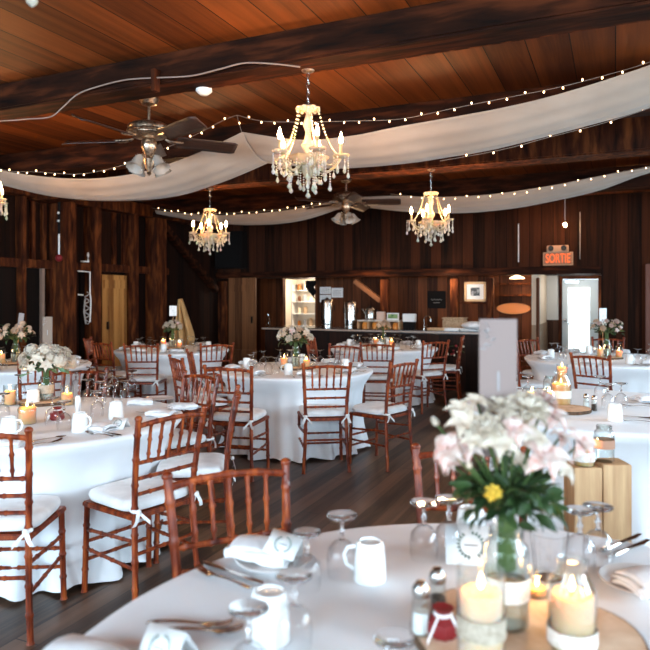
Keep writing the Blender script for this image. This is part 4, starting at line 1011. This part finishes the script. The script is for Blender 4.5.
# ---- place settings of the far tables ----
SIDES = ['right', 'back right', 'back', 'back left', 'left', 'front left', 'front', 'front right']
def setting(key, k, n=8, off=0.0, full=True):
    cx, cy, R = TBL[key]; a = 2 * PI * k / n + off; tn = TN[key]; side = SIDES[int(round(a / (PI / 4))) % 8]
    if n > 8: side = side + (' near the corner' if k % 2 else '')
    rnd = random.Random(k * 7 + ord(key)); d = Vector((math.cos(a), math.sin(a))); l = Vector((-d.y, d.x))
    P = lambda r, s: (cx + d.x * r + l.x * s, cy + d.y * r + l.y * s)
    rz = a + PI / 2
    at = ' at the %s of the %s' % (side, tn)
    p = P(R - .15, 0); sit(plate, up, p[0], p[1], Z0, rz, 'small pale plate' + at, 'side plates')
    sit(napk, un, p[0], p[1], Z0 + .014, rz + rnd.uniform(-.5, .5), 'folded white napkin on the plate' + at, 'white napkins')
    p = P(R - .13, .125); sit(fork, uf, p[0], p[1], Z0, rz + PI + rnd.uniform(-.1, .1), 'steel fork' + at, 'forks')
    p = P(R - .13, -.125); sit(knife, uk, p[0], p[1], Z0, rz + PI + rnd.uniform(-.1, .1), 'steel knife' + at, 'knives')
    p = P(R - .31, .10); sit(gob_f, ugf, p[0], p[1], Z0, rnd.uniform(0, 6), 'upturned goblet' + at + ', left of its pair', 'upturned goblets', rnd.uniform(.98, 1.08))
    p = P(R - .34, -.01); sit(gob_f, ugf, p[0], p[1], Z0, rnd.uniform(0, 6), 'upturned goblet' + at + ', right of its pair', 'upturned goblets', rnd.uniform(.98, 1.08))
    if k % 2 == 0:
        p = P(R - .29, -.14); sit(mug, um, p[0], p[1], Z0, rnd.uniform(0, 6), 'upturned white mug' + at, 'upturned white mugs')
    return side
for key, off in (('C', .2), ('D', .1), ('E', .3), ('F', 0), ('G', .15)):
    for k in range(8): setting(key, k, 8, off)
def centre(key, seed, card_=None, yellow=True):
    cx, cy, R = TBL[key]; tn = TN[key]
    slice_(cx, cy, .17, 'round wood slice with bark in the middle of the ' + tn)
    mason('mason_jar_vase', cx, cy + .02, Z0 + .019, .045, .20, 'clear jar vase on the wood slice of the ' + tn)
    pillar(cx - .11, cy - .06, Z0 + .019, .034, .09, .15, tn, 'left of the vase on the ' + tn, yellow, None, False, .8)
    pillar(cx + .11, cy - .05, Z0 + .019, .034, .07, .13, tn, 'right of the vase on the ' + tn, yellow, None, False, .8)
# ---- centrepieces ----
for key, keys, lab, n, R in (('C', ['lilyw', 'lilyc', 'rosec', 'rosew', 'lilyp'], 'cream and blush bouquet in the middle of the centre table', 24, .17),
                             ('D', ['rosec', 'lilyc'], 'small peach bouquet on the table by the bar', 12, .10),
                             ('E', ['rosec', 'lilyp', 'rosew'], 'small cream bouquet on the back left table beneath a white card', 15, .13),
                             ('F', ['rosec', 'clusterc', 'lilyc'], 'peach and cream bouquet on the left edge table', 18, .18),
                             ('G', ['lilyp', 'rosep', 'rosec', 'lilyc'], 'blush and peach bouquet on the back right table before the exit door', 18, .18)):
    centre(key, 1)
    cx, cy, _ = TBL[key]
    zv_ = Z0 + (.26 if key == 'G' else .225)
    bouquet(cx, cy + .02, zv_, auto_blooms(zv_, R, n, keys, ord(key)), lab, R, ord(key), 60, M_leaf)
cx, cy, _ = TBL['E']; number_card(cx, cy + .05, Z0 + .05, .14, .10, 'small white table card above the bouquet of the back left table', 1.34, face=M_card)
cx, cy, _ = TBL['F']; number_card(cx + .04, cy + .08, Z0 + .05, .26, .055, 'slim leaning grey card behind the peach bouquet of the left edge table', 1.30, math.radians(8), mat('greyish card', (.33, .29, .28, 1), .8))
cx, cy, _ = TBL['G']; number_card(cx - .02, cy + .08, Z0 + .05, .2, .085, 'white table card standing above the bouquet of the back right table', 1.33, face=M_card)

# ---- front left table (B), placed item by item ----
tn = 'front left table'
x, y = zt(46, 400, .77); slice_(x, y, .17, 'round wood slice under the white bouquet of the front left table')
mason('mason_jar_vase', x, y, Z0 + .019, .048, .16, 'clear jar vase holding the white bouquet of the front left table', band=(.3, .65, M_burlap))
bl = auto_blooms(.925, .165, 28, ['clusterw', 'rosew', 'lilyw', 'rosew'], 5, .046)
bouquet(x, y, .935, bl, 'full white bouquet in the middle of the front left table', .17, 6, 80, M_leaf2)
number_card(x - .03, y + .1, Z0, .24, .066, 'tan table card rising behind the white bouquet of the front left table', 1.325, 0, mat('tan grey card', (.22, .15, .11, 1), .85))
pillar(*zt(67, 405), Z0, .036, .075, .13, tn, 'just right of the white bouquet on the front left table', True, None, False, .7)
pillar(*zt(27, 424), Z0, .045, .09, .125, tn, 'before the white bouquet of the front left table', True, None, True, .7)
pillar(*zt(10, 405), Z0, .035, .09, .13, tn, 'left of the white bouquet near the left picture edge', True, None, False, .7)
x, y = zt(78, 412)
t = empty('white_shaker', (x, y, Z0), 0, 'plain white cylinder shaker between the candle and the mug on the front left table', 'shaker')
MB().lathe([(.017, 0), (.018, .08), (.015, .09)], 16).build('shaker_body', M_ceramic, t); MB().lathe([(.015, .088), (.012, .1), (.0001, .102)], 14).build('cap', M_ceramic, t)
for px, py, rz, lab in ((9, 437, 0, 'upturned white mug at the left picture edge on the front left table'), (80, 432, -.3, 'upturned white mug with handle to the right, front centre of the front left table'), (116, 419, 2, 'upturned white mug behind the wreath card on the front left table'), (33, 405, 1, 'upturned white mug left of the white bouquet')):
    sit(mug, um, *zt(px, py), Z0, rz, lab, 'upturned white mugs')
def gob(px, py, lab, sc=1.0, near=True): sit(gob_n if near else gob_f, ugn if near else ugf, *zt(px, py), Z0, (px * 1.7) % 6, lab, 'upturned goblets', sc)
for px, py, w in ((97, 417, 'front one right of the white mug'), (108, 410, 'between the wreath card and the candle'), (88, 402, 'just behind the white mug'), (104, 394, 'near the middle right'), (118, 398, 'behind the mug of the wreath card'), (132, 391, 'at the back right'), (52, 425, 'front one between candle jar and red pouch'), (3, 420, 'cut by the left picture edge'), (91, 386, 'at the back behind the bouquet'), (20, 396, 'back left beside the candle'), (100, 405, 'second row right of the candle'), (112, 389, 'far rim right of the bouquet'), (125, 404, 'beside the rolled napkin'), (76, 392, 'behind the white shaker'), (64, 430, 'before the red pouch')):
    gob(px, py, 'upturned goblet of the front left table ' + w, 1.02)
sit(card, uc, *zt(120, 428), Z0, -.25, 'white wreath card at the front right of the front left table', 'wreath place cards')
x, y = zt(128, 402); sit(plate, up, *zt(160, 400), Z0, 0, 'plate under the rolled napkin at the right of the front left table', 'side plates')
for px, py, rz, lab in ((140, 404, .25, 'rolled white napkin at the far right of the front left table'), (162, 416, -.3, 'white napkin at the right rim of the front left table behind a chair back'), (100, 430, -.5, 'crumpled white napkin right of the front mug on the front left table'), (4, 446, .1, 'white napkin behind the chair top at the left picture edge'), (182, 409, .6, 'white napkin at the far right rim of the front left table')):
    sit(napk, un, *zt(px, py), Z0, rz, lab, 'white napkins')
for px, py, rz, pr, u, lab in ((50, 440, -.75, spoon, us, 'steel spoon nearest the front rim of the front left table'), (43, 445, -.7, fork, uf, 'steel fork beside the spoon at the front of the front left table'), (100, 436, 1.1, fork, uf, 'steel fork below the crumpled napkin on the front left table'), (107, 434, 1.0, knife, uk, 'steel knife below the crumpled napkin on the front left table'), (150, 414, 1.2, knife, uk, 'steel knife beside the rolled napkin on the front left table')):
    sit(pr, u, *zt(px, py), Z0, rz, lab, None)
def pouch(x, y, z, label, s=1):
    t = empty('favour_pouch', (x, y, z), .3, label, 'pouch', 'red favour pouches')
    MB().lathe([(.03 * s, 0), (.038 * s, .01), (.036 * s, .035 * s), (.016 * s, .052 * s), (.026 * s, .066 * s), (.0001, .06 * s)], 20, fn=lambda a, z: 1 + .08 * math.sin(a * 9)).build('pouch_body', M_red, t)
    MB().tube([(.019 * s * math.cos(a), .019 * s * math.sin(a), .052 * s) for a in [2 * PI * q / 12 for q in range(13)]], .004, 6).grid(lambda u, v: (-.02 - .03 * u, -.02 - .01 * u, .05 - .045 * u + .012 * (v - .5)), 4, 1).grid(lambda u, v: (.005 + .02 * u, -.024 - .02 * u, .05 - .046 * u + .012 * (v - .5)), 4, 1).build('ribbon', M_ribbon, t)
pouch(*zt(57, 420), Z0, 'dark red pouch with white ribbon in the middle of the front left table', 1.1)

# ---- front right table (H) ----
tn = 'front right table'
x, y = zt(566, 408, .77); slice_(x, y, .15, 'round wood slice under the candles of the front right table')
pillar(*zt(561, 407), Z0 + .019, .058, .13, .205, tn, 'with patterned jug glass on the front right table', True, (.04, .05, M_lace), True, 1.2)
pillar(*zt(549, 413, .77), Z0 + .019, .033, .12, .155, tn, 'in front on the wood slice of the front right table', False, None, True, .8)
pillar(*zt(562, 396, .77), Z0 + .019, .032, .20, .22, tn, 'tallest on the wood slice of the front right table', True, None, False, .8)
pillar(*zt(532, 410), Z0, .033, .11, .14, tn, 'at the left end of the front right table', False, None, False, .8)
mason('mason_jar_vase', *zt(550, 398, .77), Z0 + .019, .045, .15, 'clear jar behind the candles on the front right table', 'jar', content='empty')
sit(mug, um, *zt(615, 421), Z0, .9, 'upturned white mug standing alone on the front right table', 'upturned white mugs', .97)
for px, py, w in ((608, 409, 'behind the mug, left one'), (621, 408, 'behind the mug, right one'), (600, 399, 'between the shaker and the mug'), (528, 399, 'at the back left')):
    gob(px, py, 'clear upturned goblet on the front right table ' + w, 1.06)
def shaker(x, y, z, pepper, label, s=1):
    t = empty('pepper_shaker' if pepper else 'salt_shaker', (x, y, z), 0, label, 'shaker', None)
    mb = MB().lathe([(.019 * s, 0), (.021 * s, .004), (.018 * s, .05 * s), (.014 * s, .07 * s)], 8); mb.build('glass_body', M_glassj, t)
    MB().lathe([(.0165 * s, .003), (.0155 * s, .04 * s), (.0001, .04 * s)], 8).build('pepper' if pepper else 'salt', mat('pepper grains', (.06, .04, .03, 1), .9) if pepper else M_card, t)
    MB().lathe([(.0155 * s, .068 * s), (.017 * s, .075 * s), (.016 * s, .085 * s), (.009 * s, .095 * s), (.0001, .097 * s)], 20).build('metal_cap', M_chrome, t)
shaker(*zt(586, 409), Z0, False, 'salt shaker with steel cap on the front right table')
shaker(*zt(594, 411), Z0, True, 'pepper shaker with steel cap on the front right table')
for px, py, rz, pr, u, lab in ((640, 404, 1.2, knife, uk, 'steel knife at the back right of the front right table'), (637, 407, 1.25, fork, uf, 'steel fork at the back right of the front right table'), (636, 418, 1.1, knife, uk, 'steel knife right of the mug on the front right table'), (633, 422, 1.15, fork, uf, 'steel fork right of the mug on the front right table')):
    sit(pr, u, *zt(px, py), Z0, rz, lab, None)
for px, py, rz, lab in ((645, 401, .3, 'white napkin at the back right of the front right table'), (505, 406, .6, 'white napkin at the left end of the front right table')):
    sit(napk, un, *zt(px, py), Z0, rz, lab, 'white napkins')
# pale wood blocks beside the table with jar and candle on top
Zb = 2.72; s_ = F / Zb; Hb = EYE - (468 - HY) / s_
for k, (pl, pr) in enumerate(((574, 602.5), (603, 632))):
    a, b = dp(pl, Zb)[0], dp(pr, Zb)[0]
    o = MB().box2((a + .002, Zb, 0), (b, Zb + .125, Hb + (.012 if k else 0))).build('timber_post', M_pine, bevel=.003)
    tag(o, ('left', 'right')[k] + ' one of two pale square timber posts in front of the front right table', 'post', 'pale timber posts')
mason('mason_jar', *dp(604, Zb + .065), Hb + .012, .042, .155, 'empty clear mason jar standing on the pale timber posts', 'jar', band=(.38, .62, mat('tan ribbon', (.42, .22, .14, 1), .8)), content='empty')
pillar(*dp(584, Zb + .05), Hb, .038, .07, .10, '', 'on top of the left pale timber post', True, (.02, .04, M_lace), False, .8)

# ================= NEAREST TABLE =================
x, y = .41, 1.325; slice_(x, y, .235, 'large wood slice with bark rim on the nearest table')
ZS = Z0 + .0195
# vase + big bouquet
vx, vy = .382, 1.37
mason('mason_jar_vase', vx, vy, ZS, .047, .205, 'glass jar vase holding the big bouquet on the nearest table', band=(.30, .52, M_lace))
def nb(px, py, r, key, dz=0):
    Z = 1.36 + dz; return ((px - 325) * Z / F - vx, Z - vy, EYE - (py - HY) * Z / F, r / (F / Z), key)
B_ = [nb(466, 424, 24, 'lilyw', -.05), nb(486, 428, 21, 'rosew', -.07), nb(474, 441, 17, 'lilyw', -.08), (nb(449, 450, 27, 'lilyp', -.05)), nb(437, 425, 10, 'budw', 0), nb(527, 408, 25, 'rosew', 0), nb(553, 416, 22, 'lilyp', .02), nb(545, 455, 31, 'lilyp', -.07),
      nb(581, 443, 24, 'lilyp', -.02), nb(502, 407, 22, 'rosew', .05), nb(500, 443, 24, 'lilyw', -.09), nb(508, 420, 18, 'rosew', -.03), nb(563, 470, 19, 'lilyw', -.05), nb(493, 493, 11, 'rosey', -.06), nb(470, 467, 9, 'budw', -.07),
      nb(516, 430, 22, 'lilyp', -.08), nb(460, 410, 18, 'lilyw', .02), nb(534, 438, 20, 'lilyw', -.06), nb(477, 402, 16, 'lilyw', .04), nb(560, 437, 18, 'lilyp', .05), nb(452, 465, 13, 'lilyp', .02), nb(520, 462, 18, 'lilyw', -.02), nb(500, 470, 14, 'lilyw', .06), nb(470, 448, 20, 'lilyp', -.06), nb(545, 400, 15, 'rosep', .07)]
bouquet(vx, vy, .985, B_, 'big white and blush bouquet of lilies and clusters on the nearest table', .105, 11, 260, M_leaf, .05)
number_card(dp(497.5, 1.42)[0], 1.42, 1.0, .30, .082, 'tall pale table card standing in the big bouquet of the nearest table', EYE - (319 - HY) / (F / 1.42))
# candles
pillar(*dp(481, 1.155), ZS, .037, .165, .205, 'N', 'with burlap band in front on the nearest table', False, (.092, .036, M_burlap), False, .6)
pillar(*dp(572, 1.28), ZS, .041, .105, .172, 'N', 'at the right of the big vase on the nearest table', False, (.012, .03, M_lace), True, .6)
tealight(*dp(537, 1.50), ZS, 'small lit tea light between vase and glass behind the candles of the nearest table', .5)
shaker(*dp(421, 1.335), ZS, False, 'salt shaker with steel cap at the left of the wood slice on the nearest table', 1.1)
shaker(*dp(437.5, 1.40), ZS, True, 'pepper shaker with steel cap just behind the salt shaker on the nearest table', 1.1)
pouch(*dp(443, 1.325), ZS, 'dark red pouch with white ribbon beside the shakers on the nearest table', .85)
# mugs
sit(mug, um, *dp(370, 1.63), Z0, PI * .95, 'upturned white mug with handle to the left in the middle of the nearest table', 'upturned white mugs', .96)
sit(mug, um, *dp(270, 1.345), Z0, 2.2, 'upturned white mug at the lower left of the nearest table between two goblets', 'upturned white mugs', 1.0)
sit(mug, um, *dp(471, 1.86), Z0, -.4, 'upturned white mug at the far rim of the nearest table behind the wreath card', 'upturned white mugs', 1.05)
for px, Z, sc, w in ((342, 1.65, 1.04, 'just left of the white mug with the handle'), (307, 1.58, .92, 'behind the napkin and card, at the left'), (294, 1.31, 1.0, 'at the bottom, right of the lower mug'), (249, 1.17, 1.0, 'nearest to the lower left corner'), (394, 1.085, .93, 'cut by the bottom picture edge'), (424, 1.76, 1.03, 'at the far rim, left of a pair'), (449, 1.79, 1.03, 'at the far rim, right of a pair'), (580, 1.69, 1.04, 'right of the bouquet, left one of two overlapping'), (598, 1.72, 1.04, 'right of the bouquet, right one of two overlapping')):
    sit(gob_n, ugn, *dp(px, Z), Z0, px % 6, 'clear upturned goblet of the nearest table ' + w, 'upturned goblets', sc)
t = empty('glass_tumbler', (*dp(549, 1.64), Z0), 0, 'faceted clear glass tumbler behind the jug candle of the nearest table', 'glass')
mb = MB().lathe([(.033, 0), (.036, .004), (.048, .115), (.046, .115), (.034, .01)], 18); mb.f = mb.f[:-1]; mb.build('tumbler_glass', M_glassr, t, ang=15)
# settings on the nearest table
x, y = dp(274, 1.735); sit(plate, up, x, y, Z0, 0, 'plate with napkin and wreath card at the upper left of the nearest table', 'side plates', 1.08)
sit(napk, un, x - .03, y + .01, Z0 + .014, -.35, 'thick folded napkin on the upper left plate of the nearest table', 'white napkins', 1.05)
sit(card, uc, *dp(283, 1.70), Z0 + .035, -.35, 'white wreath card on the napkin at the upper left of the nearest table', 'wreath place cards', 1.0, tilt=(-.25, .18))
sit(card, uc, *dp(470, 1.775), Z0, -.15, 'white wreath card at the far rim of the nearest table', 'wreath place cards', 1.55)
sit(card, uc, *dp(168, 1.275), Z0 + .0, -.5, 'white wreath card at the lower left rim of the nearest table', 'wreath place cards', 1.1)
sit(napk, un, *dp(84, 1.24), Z0, -.4, 'white napkin at the lower left corner of the picture on the nearest table', 'white napkins', 1.0)
sit(plate, up, *dp(640, 1.60), Z0, 0, 'plate at the right picture edge on the nearest table', 'side plates')
sit(napk, un, *dp(655, 1.56), Z0 + .013, .3, 'napkin at the right picture edge on the nearest table', 'white napkins')
def cut(pr, u, p, q, lab):
    a, b = Vector(zt(*p)), Vector(zt(*q)); m_ = (a + b) / 2; d = b - a
    sit(pr, u, m_.x, m_.y, Z0, math.atan2(d.y, d.x) - PI / 2, lab, None)
cut(knife, uk, (216, 569), (250, 581), 'upper steel knife left of the plate at the foreground chair')
cut(fork, uf, (246, 590), (203, 574), 'steel fork with the knife left of the plate at the foreground chair')
cut(fork, uf, (155, 626), (222, 628), 'upper steel fork beside the lower left wreath card')
cut(fork, uf, (160, 634), (236, 634), 'lower steel fork beside the lower left wreath card')
cut(knife, uk, (612, 558), (646, 543), 'upper steel knife at the right picture edge of the nearest table')
cut(knife, uk, (606, 551), (636, 538), 'lower steel knife at the right picture edge of the nearest table')
x, y = dp(231, 1.2)
t = empty('pepper_pot', (x, y - .03, Z0), 0, 'dark red glass pot with black lid at the bottom left of the nearest table', 'pot')
MB().lathe([(.015, 0), (.017, .03), (.012, .042)], 14).build('pot_body', M_red, t); MB().lathe([(.012, .04), (.013, .05), (.0001, .056)], 14).build('lid', M_black, t)

# ================= LIGHT =================
def area(name, loc, rot, sx, sy, e, col):
    L = bpy.data.lights.new(name, 'AREA'); L.shape = 'RECTANGLE'; L.size = sx; L.size_y = sy; L.energy = e; L.color = col
    o = bpy.data.objects.new(name, L); C.objects.link(o); x, y = r2w(loc[0], loc[1]); o.location = (x, y, loc[2])
    L.spread = math.radians(140)
    o.rotation_euler = Vector(rot).to_track_quat('-Z', 'Y').to_euler()
    return o
cool = (.60, .82, 1)
def rdir(x, y, z): a, b = r2w(x, y); return (a, b, z)
for cx_, w, e_ in ((-5.4, 2.4, 115), (-2.0, 2.4, 100), (1.4, 2.4, 45)):
    area('window_daylight', (cx_, YF + .02, 2.0), rdir(0, 1, -.35), w, 1.4, e_, cool)
for cy_, w in ((-1.6, 2.0), (1.5, 1.8), (4.9, 1.4), (8.2, 1.2)):
    area('window_daylight', (XR - .02, cy_, 1.85), rdir(-1, 0, -.45), w, 1.4, 55, cool)
# lamps of the pantry and the bar area
def pt(name, x, y, z, e, col, r=.08):
    L = bpy.data.lights.new(name, 'POINT'); L.energy = e; L.color = col; L.shadow_soft_size = r
    o = bpy.data.objects.new(name, L); C.objects.link(o); o.location = (*r2w(x, y), z)
pt('pantry_lamp', (pa + pb) / 2 + .1, 13.1, 1.75, 34, (1, .84, .66))
pt('bar_lamp', b0 + 1.6, 11.2, 1.72, 8, (1, .6, .32)); pt('bar_lamp', b1 - .9, 11.3, 1.72, 9, (1, .66, .4))
pt('vestibule_fill', (xe0 + xe1) / 2, 12.5, 1.6, 10, (1, .93, .85)); pt('pendant_light', *bw(517, 276, 11.9)[:2], 1.72, 9, (1, .62, .34))  # vestibule: unseen fill light added to brighten its walls and door
wd_ = bpy.data.worlds.new('World'); bpy.context.scene.world = wd_; wd_.use_nodes = True
bg = wd_.node_tree.nodes['Background']; bg.inputs[0].default_value = (.70, .86, 1, 1); bg.inputs[1].default_value = 5
# ground outside and a tree line seen through the door pane
tag(MB().box2((-14, 14.65, -.2), (14, 40, -.1)).build('ground_outside', noisy(mat('grass', (.1, .2, .05, 1), .9), [(.45, .5, .42, 1), (.6, .62, .55, 1)], (1, 1, 1), 2), room=True), kind='structure')

# ================= CAMERA =================
cam = bpy.data.cameras.new('camera'); co = bpy.data.objects.new('camera', cam); C.objects.link(co)
co.location = (0, 0, EYE); co.rotation_euler = (PI / 2, 0, 0)
cam.sensor_width = 36; cam.lens = 36; cam.shift_y = -(325 - HY) / 650.0; cam.clip_start = .05
cam.dof.use_dof = True; cam.dof.focus_distance = 4.3; cam.dof.aperture_fstop = 3.0
sc = bpy.context.scene; sc.camera = co
sc.view_settings.view_transform = 'Standard'; sc.view_settings.look = 'None'; sc.view_settings.gamma = 1; sc.view_settings.exposure = .62
sc.cycles.use_denoising = True; sc.cycles.caustics_reflective = False; sc.cycles.caustics_refractive = False
sc.cycles.max_bounces = 10; sc.cycles.transparent_max_bounces = 24; sc.cycles.transmission_bounces = 8; sc.cycles.sample_clamp_indirect = 4
